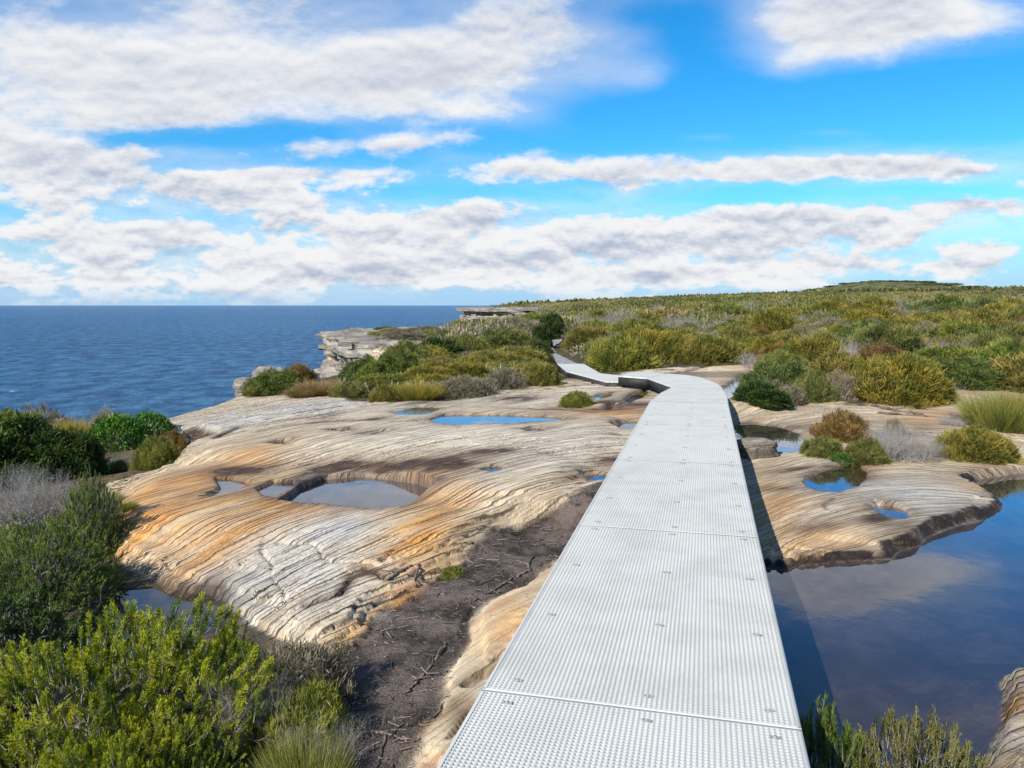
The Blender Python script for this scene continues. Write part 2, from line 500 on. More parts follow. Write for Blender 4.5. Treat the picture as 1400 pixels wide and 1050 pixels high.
# cracks
stain = np.zeros(sh)
for pts, wd, dp, st in (
    ([(296, 601), (330, 585), (400, 576), (440, 570), (470, 562)], .05, .07, .5), ([(430, 577), (478, 566)], .06, .05, .4),
    ([(420, 812), (464, 800), (480, 778), (510, 768), (528, 778)], .025, .035, .8), ([(380, 683), (404, 673)], .03, .04, .5),
    ([(350, 657), (386, 643), (420, 634)], .03, .05, .3), ([(698, 864), (668, 878), (640, 893)], .035, .09, .4),
    ([(226, 752), (300, 729), (360, 708)], .025, .03, .2), ([(234, 760), (300, 741), (400, 706)], .03, .04, .2),
    ([(520, 758), (560, 732), (612, 700), (640, 690)], .015, .03, .1), ([(600, 740), (618, 728), (632, 720), (700, 694), (790, 664)], .025, .05, .3),
    ([(614, 960), (632, 940), (650, 920)], .012, .03, .4), ([(562, 1040), (600, 1000), (640, 960)], .012, .02, .5),
    ([(500, 790), (560, 752), (600, 735)], .015, .03, .1), ([(680, 546), (740, 538), (826, 526)], .06, .12, .3),
    ([(690, 541), (760, 530), (830, 522)], .05, .08, .3), ([(925, 518), (965, 508), (985, 500)], .08, .12, .5), ([(985, 505), (1010, 500), (1035, 498)], .06, .1, .4),
    ([(470, 700), (430, 718), (380, 742)], .012, .03, 0), ([(1105, 745), (1140, 732), (1180, 722)], .012, .03, .2),
    ([(1080, 768), (1150, 745), (1200, 734)], .012, .03, .3), ([(1130, 690), (1126, 684), (1140, 676)], .012, .03, .5)):
    g = [G(px, py, -0.33) for px, py in pts]
    d = local(lambda x, y: seg_dist(x, y, g, False), g, .5) + 0.5 * np.abs(wob)
    Z -= dp * np.exp(-(d / wd) ** 2)
    stain = np.maximum(stain, st * np.exp(-(d / (wd * 2.2)) ** 2))

# low ground: soil trough, left bank, pit
def carve(d, level, width, rough, sd):
    global Z
    tgt = level + rough * fbm(X * 2.2, Y * 2.2, 4, sd) + 0.006 * fbm(X * 25, Y * 25, 2, sd + 1)
    f = sstep(width * 0.5, -width * 0.5, d)
    Z = Z + (np.minimum(tgt, Z) - Z) * f
carve(d_soil + 0.015, SOIL_Z, 0.20, 0.05, 71)
carve(d_bank, BANK_Z, 0.26, 0.10, 73)
carve(d_pit, -0.47, 0.2, 0.02, 75)
Z += relief_w
# layered undercut notch just below the rock edge above the soil
edge = np.exp(-((d_soil - 0.05) / 0.07) ** 2)

# pools
wet = np.zeros(sh); inpool = np.zeros(sh)
POOL_POLY = []
mud = np.zeros(sh); isp = np.zeros(sh, bool)
FIXED = {15, 16, 22}
BED = {0: (.35, .8), 22: (.12, 1.0), 17: (.45, .3), 18: (.5, .2), 2: (.5, .3), 3: (.7, .2), 1: (.6, .2)}
for i, (nm, zl, pp, wd, dp) in enumerate(POOLS):
    if i not in FIXED:
        for _ in range(4):
            g = poly(pp, zl)
            zz = [float(h_tps(*wc(np.array([q[0]]), np.array([q[1]])))[0]) for q in g]
            zl = 0.5 * zl + 0.5 * (float(np.percentile(zz, 45 if dp > .06 else 60)) - (0.014 if dp > .05 else 0.006))
        # rim nearest the viewer lies almost flush with the water
    g = poly(pp, zl)
    POOL_POLY.append((nm, zl, g))
    gx = [p[0] for p in g]; gy = [p[1] for p in g]
    msk = (X > min(gx) - 1.2) & (X < max(gx) + 1.2) & (Y > min(gy) - 1.5) & (Y < max(gy) + 1.5)
    if not msk.any():
        continue
    d = np.full(sh, 50.0)
    size = math.sqrt((max(gx) - min(gx)) * (max(gy) - min(gy)))
    d[msk] = sdf(X[msk], Y[msk], g) + (0.035 * min(1, size) * fbm(X[msk] * 3.5, Y[msk] * 3.5, 3, 80 + i)) + 0.35 * relief[msk] * rock_m[msk]
    zin = zl - np.minimum(dp, np.maximum(-d, 0) * (.3 if i == 22 else (0.8 if dp > .05 else .12))) - 0.004 + 0.012 * fbm(X * 3, Y * 3, 3, 85)
    zin = np.minimum(zin, zl - 0.002)
    up = np.maximum(Z - zl, 0.03)
    zout = zl + up * sstep(-0.01, wd * .6, d) + 0.002
    far_ = sstep(0.5, 1.1, d)
    znew = np.where(d < 0, zin, np.where(isp, Z, zout * (1 - far_) + Z * far_))
    Z = np.where(msk, znew, Z)
    isp |= msk & (d < 0)
    wet = np.maximum(wet, np.exp(-np.maximum(d, 0) / (0.10 + 0.05 * (dp > .05))))
    bs, bmud = BED.get(i, (.75, 0))
    ins = sstep(0.02, -0.02, d)
    inpool = np.maximum(inpool, ins * bs)
    mud = np.maximum(mud, ins * bmud)

d_edge = np.minimum(np.abs(d_soil), np.abs(d_bank))
gb = POOL_POLY[-1][2]
d_bg = local(lambda x, y: sdf(x, y, gb))
d_edge = np.where((deck_line > 0) & (d_bg > -.02), np.minimum(d_edge, np.abs(d_bg) * .8), d_edge)
ew = sstep(0.55, 0.2, d_edge) * (~isp) * (Y < 17) * (Y > 2)
lw_ = 0.030 * fbm(X * 0.9 + 5, Y * 0.9, 2, 87)
zz = Z + lw_
for hstep, wt in ((0.045, .65),):
    k = np.floor(zz / hstep); f = zz / hstep - k
    zt_ = (k + sstep(.72, 1.0, f)) * hstep - (zz - Z)
    Z = Z + (zt_ - Z) * ew * wt * ((d_soil > -.12) & (d_bank > -.15))
    zz = Z + lw_

# cliff on the sea side
cx = cliff_x(Y) + 0.5 * fbm(Y * 0.5, Y * 0 + 3.3, 3, 90) * sstep(18, 22, Y)
dc = cx - X
Z = np.where(dc > 0, Z - np.minimum(dc * 0.5, 0.6) - sstep(0.6, 3.0, dc) * 32, Z)

# ---- material masks
orange = (0.9 * blob(220, 700, 150, 42, -14) + .8 * blob(330, 735, 110, 18, -20) + .75 * blob(575, 738, 75, 38, -25) + .8 * blob(470, 850, 70, 14, -38)
          + .7 * blob(340, 640, 60, 14, -20) + .8 * blob(400, 700, 40, 10, 0) + .7 * blob(600, 660, 60, 12, 0) + .9 * blob(830, 570, 70, 8, 0)
          + .55 * blob(700, 820, 50, 30, -40) + .6 * blob(1180, 640, 30, 12) + .5 * blob(1120, 730, 80, 22, -15) + .5 * blob(1060, 690, 40, 40)
          + .55 * blob(1330, 655, 60, 7) + .9 * blob(590, 1030, 30, 40) + .8 * blob(1390, 950, 30, 25) + .5 * blob(540, 800, 60, 12, -38) + .45 * blob(500, 690, 120, 20)
          + .5 * blob(1270, 545, 60, 15) + .5 * blob(1290, 575, 80, 10))
orange = np.clip(1.35 * orange * (0.75 + 0.9 * fbm(S * 5, T * 0.8, 3, 101)) + 0.08 * fbm(X, Y, 3, 102), 0, 1)
grey = (1.0 * blob(340, 790, 130, 38, -22) + .7 * blob(470, 730, 60, 22, -30) + .9 * blob(320, 578, 110, 16, -8) + .8 * blob(450, 555, 80, 12, -6)
        + .85 * blob(1260, 670, 90, 18, 3) + .6 * blob(1310, 695, 50, 12) + .5 * blob(1140, 700, 60, 10) + .7 * blob(1035, 615, 35, 15) + .7 * blob(860, 525, 60, 8, -8)
        + .5 * blob(440, 800, 60, 30, -25) + .4 * blob(700, 552, 100, 8))
grey = np.clip(grey * (0.8 + 0.8 * fbm(X * 1.2, Y * 1.2, 4, 104)), 0, 1)
browns = (1.1 * blob(520, 650, 95, 7) + 1.1 * blob(600, 658, 50, 11) + .8 * blob(430, 660, 40, 8, -20) + .6 * blob(320, 655, 60, 9, -5) + .5 * blob(350, 680, 60, 10, -10) + .55 * blob(500, 585, 40, 5, -6)
          + .6 * blob(570, 558, 60, 5) + .8 * blob(700, 550, 45, 6) + .7 * blob(770, 566, 70, 4) + .6 * blob(430, 588, 50, 5, -5) + .6 * blob(690, 635, 50, 5)
          + .7 * blob(1085, 640, 40, 5, -4) + .7 * blob(1060, 665, 40, 5, -2) + .8 * blob(1215, 702, 45, 14, 8) + .6 * blob(1110, 712, 40, 6, -4) + .5 * blob(640, 640, 60, 6)
          + .7 * blob(1200, 590, 90, 12) + .6 * blob(850, 560, 80, 6) + .7 * blob(720, 584, 30, 4) + .9 * blob(505, 775, 22, 5, 10) + .6 * blob(1050, 585, 70, 6)
          + .8 * blob(840, 640, 40, 8, -6) + .5 * blob(625, 930, 25, 25) + .6 * blob(330, 655, 50, 5) + .6 * blob(390, 672, 30, 6) + .5 * blob(880, 540, 60, 6, -20))
stain = np.maximum(stain, np.clip(1.25 * browns * (0.75 + 1.1 * fbm(S * 4 + 9, T * 0.9, 3, 107)), 0, 1))
# black algae on the edge of the right-hand shelf above the water
gbig = POOL_POLY[-1][2]
d_big = local(lambda x, y: sdf(x, y, gbig)) + 0.09 * fbm(X * 5, Y * 5, 3, 110)
black = sstep(0.12, 0.05, d_big) * (deck_line > 0) * (W_ > 640) * (W_ < 860)
black = np.maximum(black, 0.85 * sstep(0.2, 0.0, local(lambda x, y: sdf(x, y, POOL_POLY[16][2]))))
black = black * (1 - np.clip(mud * 1.2, 0, 1))
stain = np.maximum(stain, 0.8 * black)
stain = np.maximum(stain, 0.75 * wet * (0.6 + 0.8 * fbm(X * 4, Y * 4, 3, 112)))
stain = np.where(mud > .05, np.minimum(stain, 1 - mud * .85), stain)
stain = np.maximum(stain, inpool)
stain = np.maximum(stain, 0.8 * sstep(0.05, -0.05, d_pit))
soil = sstep(-0.02, -0.09, d_soil)
bank = sstep(0.03, -0.05, d_bank)
# heath floor: litter beyond the bare rock
rockzone = poly([(230, 574), (330, 544), (470, 540), (545, 548), (640, 545), (685, 530), (765, 520), (800, 515), (850, 512), (885, 502), (935, 497), (1000, 494), (1042, 497),
                 (1048, 512), (1010, 545), (1025, 552), (1130, 548), (1180, 552), (1260, 545), (1320, 530), (1420, 540), (1500, 600), (1900, 640), (1900, 1200), (-100, 1200), (-900, 640)], -0.25)
d_rz = local(lambda x, y: sdf(x, y, rockzone)) + 0.5 * fbm(X * 1.5, Y * 1.5, 3, 115)
litter = sstep(-0.1, 0.25, d_rz)
litter = np.where((X < -3.3) & (Y > 11) & (Y < 16.6), 0, litter)
litter = np.where(Y > 21, 1, litter)
litter = np.maximum(litter, bank * 0.9)
litter = np.where(dc > 0.2, 0, litter)
flat_ = np.maximum(FAR_S, sstep(0.3, 0.8, dc))
st_v = np.stack([S * (1 - flat_) + (Z * .6 + .05 * fbm(X, Y, 2, 130)) * flat_, T, Z], -1).reshape(-1, 3)
ny, nx = sh
idx = np.arange(ny * nx).reshape(sh)
Q = np.stack([idx[:-1, :-1], idx[:-1, 1:], idx[1:, 1:], idx[1:, :-1]], -1).reshape(-1, 4)
ground_me = mesh_np("ground", np.stack([X, Y, Z], -1).reshape(-1, 3), Q, attrs={
    "st": st_v, "soil": soil.ravel(), "orange": orange.ravel(), "grey": grey.ravel(), "stain": np.clip(stain, 0, 1).ravel(), "litter": litter.ravel(),
    "algae": black.ravel(), "pale": np.clip(.9 * blob(620, 612, 230, 26, -2) + .7 * blob(760, 640, 120, 26, -15) + .6 * blob(420, 570, 170, 18, -6) + .6 * blob(520, 545, 160, 8) + .5 * blob(720, 555, 120, 10) + .5 * blob(1230, 660, 130, 20) + .6 * blob(480, 800, 50, 40, -30), 0, 1).ravel(), "soft": np.clip(rib * .8 + .5 * blob(700, 550, 140, 12) + .35 * (deck_line > 0.3), 0, 1).ravel(), "wet": np.clip(wet * 0.8 + inpool, 0, 1).ravel(), "mud": mud.ravel()}, smooth=False)

def zt(x, y):
    i = int(np.clip(np.searchsorted(GX, x) - 1, 0, nx - 2)); j = int(np.clip(np.searchsorted(GY, y) - 1, 0, ny - 2))
    fx = (x - GX[i]) / (GX[i + 1] - GX[i]); fy = (y - GY[j]) / (GY[j + 1] - GY[j])
    return float((Z[j, i] * (1 - fx) + Z[j, i + 1] * fx) * (1 - fy) + (Z[j + 1, i] * (1 - fx) + Z[j + 1, i + 1] * fx) * fy)

def on_ground(px, py, z=None):
    if z is not None:
        x, y = G(px, py, z); return x, y, z
    z = -0.35
    for _ in range(12):
        x, y = G(px, py, z)
        z = 0.5 * z + 0.5 * max(-1.2, min(zt(x, y), 1.2))
    return x, y, zt(x, y)

# ---- ground material
gm, nt, out = new_mat("sandstone_and_soil")
stv = nt.attr("st", "Vector")
geo = nt.new('ShaderNodeNewGeometry')
pos = geo.outputs['Position']
band = nt.noise(nt.vmath('MULTIPLY', stv, (11, 0.8, 3)), 1.0, 5, 0.6)
band2 = nt.noise(nt.vmath('MULTIPLY', stv, (45, 1.6, 10)), 1.0, 3, 0.6)
n_big = nt.noise(pos, 0.9, 5, 0.6)
n_mid = nt.noise(pos, 5.0, 6, 0.65)
n_fine = nt.noise(pos, 60.0, 4, 0.7)
n_grain = nt.noise(pos, 260.0, 2, 0.7)
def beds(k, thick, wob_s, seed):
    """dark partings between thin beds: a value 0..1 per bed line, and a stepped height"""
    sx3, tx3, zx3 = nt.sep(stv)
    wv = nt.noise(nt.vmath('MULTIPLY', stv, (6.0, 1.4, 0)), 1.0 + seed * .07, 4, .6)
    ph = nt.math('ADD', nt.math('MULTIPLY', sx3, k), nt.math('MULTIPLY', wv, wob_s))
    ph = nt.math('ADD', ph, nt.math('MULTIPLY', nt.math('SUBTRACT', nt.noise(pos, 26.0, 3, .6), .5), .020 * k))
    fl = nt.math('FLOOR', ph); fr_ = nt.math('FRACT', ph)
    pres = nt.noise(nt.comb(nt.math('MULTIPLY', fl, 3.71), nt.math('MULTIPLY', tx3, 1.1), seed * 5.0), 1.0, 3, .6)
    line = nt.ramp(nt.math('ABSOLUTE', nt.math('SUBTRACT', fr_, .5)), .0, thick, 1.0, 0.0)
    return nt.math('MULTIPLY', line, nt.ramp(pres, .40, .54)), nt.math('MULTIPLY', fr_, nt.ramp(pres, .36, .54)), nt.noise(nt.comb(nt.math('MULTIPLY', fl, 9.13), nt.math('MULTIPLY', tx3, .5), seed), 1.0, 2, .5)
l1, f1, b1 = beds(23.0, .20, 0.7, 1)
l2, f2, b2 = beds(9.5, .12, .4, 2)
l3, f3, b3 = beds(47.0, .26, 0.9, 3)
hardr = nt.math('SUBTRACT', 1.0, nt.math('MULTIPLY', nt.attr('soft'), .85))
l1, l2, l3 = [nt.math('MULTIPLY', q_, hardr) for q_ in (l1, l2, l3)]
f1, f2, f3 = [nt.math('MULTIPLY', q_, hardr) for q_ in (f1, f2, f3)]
cream = nt.mix(nt.ramp(band, .35, .65), (0.43, 0.305, 0.17), (0.66, 0.55, 0.385))
cream = nt.mix(nt.ramp(n_mid, .45, .7, 0, .55), cream, (0.66, 0.60, 0.50))
cream = nt.mix(nt.ramp(b1, .5, .68, 0, .5), cream, (0.68, 0.61, 0.49))
cream = nt.mix(nt.ramp(b2, .52, .66, 0, .5), cream, (0.44, 0.33, 0.20))
oc = nt.mix(nt.ramp(band, .35, .62), (0.48, 0.18, 0.035), (0.66, 0.37, 0.11))
oc = nt.mix(nt.ramp(b1, .50, .66, 0, .7), oc, (0.66, 0.47, 0.25))
of = nt.math('MULTIPLY', nt.attr("orange"), nt.ramp(nt.math('ADD', nt.math('MULTIPLY', band, .6), nt.math('MULTIPLY', n_mid, .5)), .38, .62, .45, 1.25), clamp=True)
col = nt.mix(of, cream, oc)
gc = nt.mix(nt.ramp(b1, .38, .62), (0.36, 0.36, 0.34), (0.62, 0.615, 0.585))
gc = nt.mix(nt.ramp(n_mid, .5, .7, 0, .5), gc, (0.45, 0.45, 0.45))
col = nt.mix(nt.math('MULTIPLY', nt.attr("grey"), .88), col, gc)
col = nt.mix(nt.ramp(n_mid, .58, .74, 0, .45), col, (0.36, 0.33, 0.28))
spots = nt.noise(pos, 13.0, 5, .7)
col = nt.mix(nt.math('MULTIPLY', nt.attr('pale'), nt.ramp(n_mid, .30, .62, .85, .35)), col, (0.76, 0.70, 0.585))
col = nt.mix(nt.ramp(spots, .63, .69, 0, .5), col, (0.13, 0.115, 0.10))
col = nt.mix(nt.ramp(nt.noise(pos, 31.0, 4, .7), .63, .68, 0, .6), col, (0.07, 0.06, 0.05))
col = nt.mix(nt.ramp(spots, .36, .30, 0, .5), col, (0.72, 0.69, 0.62))
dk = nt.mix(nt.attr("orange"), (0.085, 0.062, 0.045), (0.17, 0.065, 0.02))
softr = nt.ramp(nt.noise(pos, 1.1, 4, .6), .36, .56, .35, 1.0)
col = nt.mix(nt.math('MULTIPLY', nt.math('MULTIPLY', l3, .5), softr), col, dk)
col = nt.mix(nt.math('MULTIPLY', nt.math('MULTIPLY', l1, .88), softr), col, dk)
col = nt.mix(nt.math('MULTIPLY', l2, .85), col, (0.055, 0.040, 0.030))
col = nt.mix(nt.ramp(n_fine, .60, .76, 0, .5), col, (0.20, 0.17, 0.14))
st_c = nt.mix(nt.ramp(n_mid, .35, .65), (0.026, 0.018, 0.014), (0.12, 0.068, 0.042))
stf = nt.math('MULTIPLY', nt.attr("stain"), nt.ramp(nt.math('ADD', nt.math('MULTIPLY', n_mid, .7), nt.math('MULTIPLY', band2, .4)), .36, .62, .5, 1.45), clamp=True)
col = nt.mix(stf, col, st_c)
col = nt.mix(nt.math('MULTIPLY', nt.attr('algae'), nt.ramp(nt.math('ADD', nt.math('MULTIPLY', n_mid, .6), nt.math('MULTIPLY', b2, .4)), .36, .56, .35, .97)), col, (0.012, 0.010, 0.009))
soil_n = nt.noise(pos, 2.6, 7, 0.68)
sc = nt.mix(nt.ramp(soil_n, .36, .62), (0.028, 0.022, 0.020), (0.165, 0.13, 0.11))
sc = nt.mix(nt.ramp(n_fine, .55, .75, 0, .7), sc, (0.26, 0.21, 0.17))
sc = nt.mix(nt.ramp(n_grain, .66, .74, 0, .6), sc, (0.45, 0.40, 0.34))
sc = nt.mix(nt.ramp(n_mid, .54, .68, 0, .8), sc, (0.022, 0.017, 0.015))
col = nt.mix(nt.attr("soil"), col, sc)
mc = nt.mix(nt.ramp(soil_n, .36, .64), (0.042, 0.040, 0.042), (0.105, 0.092, 0.088))
mc = nt.mix(nt.ramp(n_grain, .70, .76, 0, .8), mc, (0.5, 0.47, 0.42))
col = nt.mix(nt.attr("mud"), col, mc)
lc = nt.mix(nt.ramp(n_mid, .4, .65), (0.03, 0.026, 0.016), (0.14, 0.10, 0.055))
lc = nt.mix(nt.ramp(nt.noise(pos, 1.6, 4), .5, .7, 0, .6), lc, (0.10, 0.10, 0.03))
py_ = nt.sep(pos)[1]
lc = nt.mix(nt.ramp(py_, 40, 130), lc, nt.mix(nt.ramp(nt.noise(pos, .12, 5, .7), .35, .65), (0.045, 0.055, 0.018), (0.15, 0.14, 0.045)))
col = nt.mix(nt.attr("litter"), col, lc)
wetf = nt.attr("wet")
col = nt.mix(nt.math('MULTIPLY', wetf, .2), col, (0.09, 0.06, 0.045))
rockw = nt.math('SUBTRACT', 1.0, nt.math('MAXIMUM', nt.attr("soil"), nt.math('MAXIMUM', nt.attr("litter"), nt.attr("mud"))))
bh = nt.math('ADD', nt.math('MULTIPLY', n_fine, .5), nt.math('ADD', nt.math('MULTIPLY', band2, .8), nt.math('MULTIPLY', n_grain, .2)))
steps = nt.math('ADD', nt.math('MULTIPLY', f1, .9), nt.math('ADD', nt.math('MULTIPLY', f2, 1.6), nt.math('MULTIPLY', f3, .4)))
steps = nt.math('SUBTRACT', steps, nt.math('ADD', nt.math('MULTIPLY', l1, 1.0), nt.math('MULTIPLY', l2, 1.6)))
bh = nt.math('ADD', bh, nt.math('MULTIPLY', steps, rockw))
bh = nt.math('ADD', bh, nt.math('MULTIPLY', nt.math('ADD', nt.math('MULTIPLY', n_mid, 5.0), nt.math('MULTIPLY', n_fine, 2.0)), nt.math('MAXIMUM', nt.attr('soil'), nt.attr('litter'))))
nrm = nt.bump(bh, 0.9, 0.013)
rough = nt.ramp(wetf, 0, 1, 0.85, 0.45)
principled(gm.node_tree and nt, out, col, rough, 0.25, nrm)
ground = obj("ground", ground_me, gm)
tag(ground, kind="structure")

# ================================================================== WATER
wm, nt, out = new_mat("still_pool_water")
geo = nt.new('ShaderNodeNewGeometry')
nb = nt.noise(geo.outputs['Position'], 5, 3, .5)
nrm = nt.bump(nb, 0.06, 0.012)
def schlick(nt, normal, f0):
    g_ = nt.new('ShaderNodeNewGeometry')
    c_ = nt.math('ABSOLUTE', nt.vmath('DOT_PRODUCT', normal, g_.outputs['Incoming'], out=1))
    return nt.math('MULTIPLY_ADD', nt.math('POWER', nt.math('SUBTRACT', 1.0, c_, clamp=True), 5.0), 1 - f0, f0)
fr = schlick(nt, nrm, 0.03)
tr = nt.new('ShaderNodeBsdfTransparent'); tr.inputs[0].default_value = (0.72, 0.70, 0.70, 1)
gl = nt.new('ShaderNodeBsdfGlossy'); gl.inputs['Roughness'].default_value = 0.015; gl.inputs[0].default_value = (0.84, 0.90, 1.0, 1)
nt.put(gl.inputs['Normal'], nrm)
mx = nt.new('ShaderNodeMixShader')
nt.put(mx.inputs[0], nt.math('MULTIPLY', fr, 1.3, clamp=True)); nt.l.new(tr.outputs[0], mx.inputs[1]); nt.l.new(gl.outputs[0], mx.inputs[2])
nt.l.new(mx.outputs[0], out.inputs[0])

import bmesh
for nm, zl, g in POOL_POLY:
    cxm = sum(p[0] for p in g) / len(g); cym = sum(p[1] for p in g) / len(g)
    # grow the outline a little so that the rock rim cuts the water edge
    n = len(g); grown = []
    area = sum(g[i][0] * g[(i + 1) % n][1] - g[(i + 1) % n][0] * g[i][1] for i in range(n))
    sg = 1 if area > 0 else -1
    for i in range(n):
        a, b, c = g[i - 1], g[i], g[(i + 1) % n]
        d1 = Vector((b[0] - a[0], b[1] - a[1])).normalized(); d2 = Vector((c[0] - b[0], c[1] - b[1])).normalized()
        nn = Vector((d1.y + d2.y, -(d1.x + d2.x)))
        nn = nn.normalized() * sg if nn.length > 1e-6 else Vector((0, 0))
        grown.append((b[0] + nn.x * 0.06, b[1] + nn.y * 0.06, zl))
    bm = bmesh.new()
    f = bm.faces.new([bm.verts.new(p) for p in grown])
    bmesh.ops.triangulate(bm, faces=[f])
    bmesh.ops.recalc_face_normals(bm, faces=bm.faces)
    for f in bm.faces:
        if f.normal.z < 0: f.normal_flip()
    me = bpy.data.meshes.new(nm); bm.to_mesh(me); bm.free()
    tag(obj(nm, me, wm), kind="structure")

# sea
sm, nt, out = new_mat("sea_water")
geo = nt.new('ShaderNodeNewGeometry')
p = geo.outputs['Position']
big = nt.noise(nt.vmath('MULTIPLY', p, (0.004, 0.003, 0)), 1, 4, .55)
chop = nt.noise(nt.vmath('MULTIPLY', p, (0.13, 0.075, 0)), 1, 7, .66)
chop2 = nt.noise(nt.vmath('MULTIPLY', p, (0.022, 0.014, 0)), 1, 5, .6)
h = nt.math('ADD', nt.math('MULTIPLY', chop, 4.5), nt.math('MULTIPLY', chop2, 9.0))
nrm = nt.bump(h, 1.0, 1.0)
body_and_wavelight = nt.mix(nt.ramp(big, .35, .65), (0.010, 0.066, 0.165), (0.020, 0.098, 0.215))
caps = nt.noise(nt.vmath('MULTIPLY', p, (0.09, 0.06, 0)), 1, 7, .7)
body_and_wavelight = nt.mix(nt.ramp(chop, .47, .60, 0, .9), body_and_wavelight, (0.050, 0.148, 0.262))  # paler ripples painted into the colour, standing in for sky reflected on wave slopes
body_and_wavelight = nt.mix(nt.ramp(chop, .50, .39, 0, .9), body_and_wavelight, (0.005, 0.035, 0.09))  # wave troughs painted darker, shade put into the colour
body_and_wavelight = nt.mix(nt.ramp(caps, .675, .73), body_and_wavelight, (0.75, 0.80, 0.85))
df = nt.new('ShaderNodeBsdfDiffuse'); nt.put(df.inputs[0], body_and_wavelight); nt.put(df.inputs['Normal'], nrm)
gl = nt.new('ShaderNodeBsdfGlossy'); gl.inputs['Roughness'].default_value = 0.12; nt.put(gl.inputs['Normal'], nrm)
gl.inputs[0].default_value = (0.55, 0.75, 0.95, 1)
lw_s = schlick(nt, nrm, 0.02)
mx = nt.new('ShaderNodeMixShader')
nt.put(mx.inputs[0], nt.math('MULTIPLY', lw_s, .62, clamp=True)); nt.l.new(df.outputs[0], mx.inputs[1]); nt.l.new(gl.outputs[0], mx.inputs[2])
nt.l.new(mx.outputs[0], out.inputs[0])
SEA_Z = -24.0
xs = np.concatenate([-np.geomspace(40000, 3, 60), [0], np.geomspace(3, 3000, 30)])
ys = np.concatenate([[-300], np.geomspace(10, 45000, 90)])
sx, sy = np.meshgrid(xs, ys)
ii = np.arange(sx.size).reshape(sx.shape)
sq = np.stack([ii[:-1, :-1], ii[:-1, 1:], ii[1:, 1:], ii[1:, :-1]], -1).reshape(-1, 4)
sea = obj("sea", mesh_np("sea", np.stack([sx, sy, np.full_like(sx, SEA_Z)], -1).reshape(-1, 3), sq), sm)
tag(sea, kind="structure")

# ================================================================== CLIFFS AND BOULDERS
cm, nt, out = new_mat("layered_cliff_sandstone")
geo = nt.new('ShaderNodeNewGeometry')
p = geo.outputs['Position']
lay = nt.noise(nt.vmath('MULTIPLY', p, (0.35, 0.35, 7.0)), 1, 6, .7)
blt = nt.noise(p, 1.4, 6, .65)
fin = nt.noise(p, 9, 5, .7)
c = nt.mix(nt.ramp(lay, .38, .62), (0.10, 0.085, 0.07), (0.36, 0.32, 0.265))
c = nt.mix(nt.ramp(blt, .46, .64, 0, .75), c, (0.36, 0.345, 0.32))
c = nt.mix(nt.ramp(blt, .50, .62, 0, .8), c, (0.13, 0.11, 0.095))
c = nt.mix(nt.ramp(fin, .58, .72, 0, .5), c, (0.17, 0.15, 0.13))
principled(nt, out, c, .9, .15, nt.bump(nt.math('ADD', nt.math('MULTIPLY', lay, 2.0), fin), .8, .06))

def make_cliff(name, line, ztop, zbot, depth_in, seed, slab=0.45, over=0.5, topslope=0.0):
    """weathered wall along a plan polyline (sea side on its left), with a rough top running inland"""
    L = [Vector((*q, 0)) for q in line]
    segl = [(b - a).length for a, b in zip(L[:-1], L[1:])]
    tot = sum(segl)
    nu = int(max(60, tot / 0.14))
    pts = []; nor = []
    for i in range(nu):
        s = tot * i / (nu - 1); k = 0
        while k < len(segl) - 1 and s > segl[k]: s -= segl[k]; k += 1
        d = (L[k + 1] - L[k]).normalized()
        pts.append(L[k] + d * s); nor.append(Vector((-d.y, d.x, 0)))
    P = np.array(pts); N = np.array(nor)
    for _ in range(8):
        N = np.concatenate([N[:1], (N[:-2] + N[1:-1] * 2 + N[2:]) / 4, N[-1:]])
    uu = np.linspace(0, tot, nu)
    rows = []
    nv = int((ztop - zbot) / 0.07)
    for j in range(nv):
        z = zbot + (ztop - zbot) * j / (nv - 1)
        zz = z + 0.15 * fbm(uu * 0.25, uu * 0 + seed, 3, seed)
        k = np.floor(zz / slab); f = zz / slab - k
        o = over * (hash1(k, seed) - 0.5) + over * 0.9 * fbm(uu * 0.35, k * 3.1, 3, seed + 2) + 0.5 * over * np.round(2 * perlin(uu * 0.9, k * 1.7, seed + 3)) * 0.5
        o = o - 0.22 * slab * np.where(f > 0.85, 1, 0) + 0.06 * fbm(uu * 4, zz * 4, 3, seed + 4)
        o = o - (ztop - z) * 0.04
        q = P + N * o[:, None]; q[:, 2] = z
        rows.append(q)
    last_o = o
    m_in = 40
    for j in range(1, m_in):
        din = depth_in * (j / (m_in - 1)) ** 1.5
        q = P + N * (last_o - din)[:, None]
        lv = fbm(q[:, 0] * 0.5, q[:, 1] * 0.5, 4, seed + 7)
        q[:, 2] = ztop + 0.25 * np.round(lv * 4) / 4 * min(1, din / .5) + 0.08 * fbm(q[:, 0] * 3, q[:, 1] * 3, 3, seed + 8) + topslope * din
        rows.append(q)
    V = np.stack(rows)
    fe = np.maximum(sstep(.16, 0, uu / tot), sstep(.88, 1.0, uu / tot))
    V[:, :, 2] -= 1.6 * fe[None, :]
    ii = np.arange(V.shape[0] * nu).reshape(V.shape[0], nu)
    q = np.stack([ii[:-1, :-1], ii[:-1, 1:], ii[1:, 1:], ii[1:, :-1]], -1).reshape(-1, 4)
    return obj(name, mesh_np(name, V.reshape(-1, 3), q), cm)

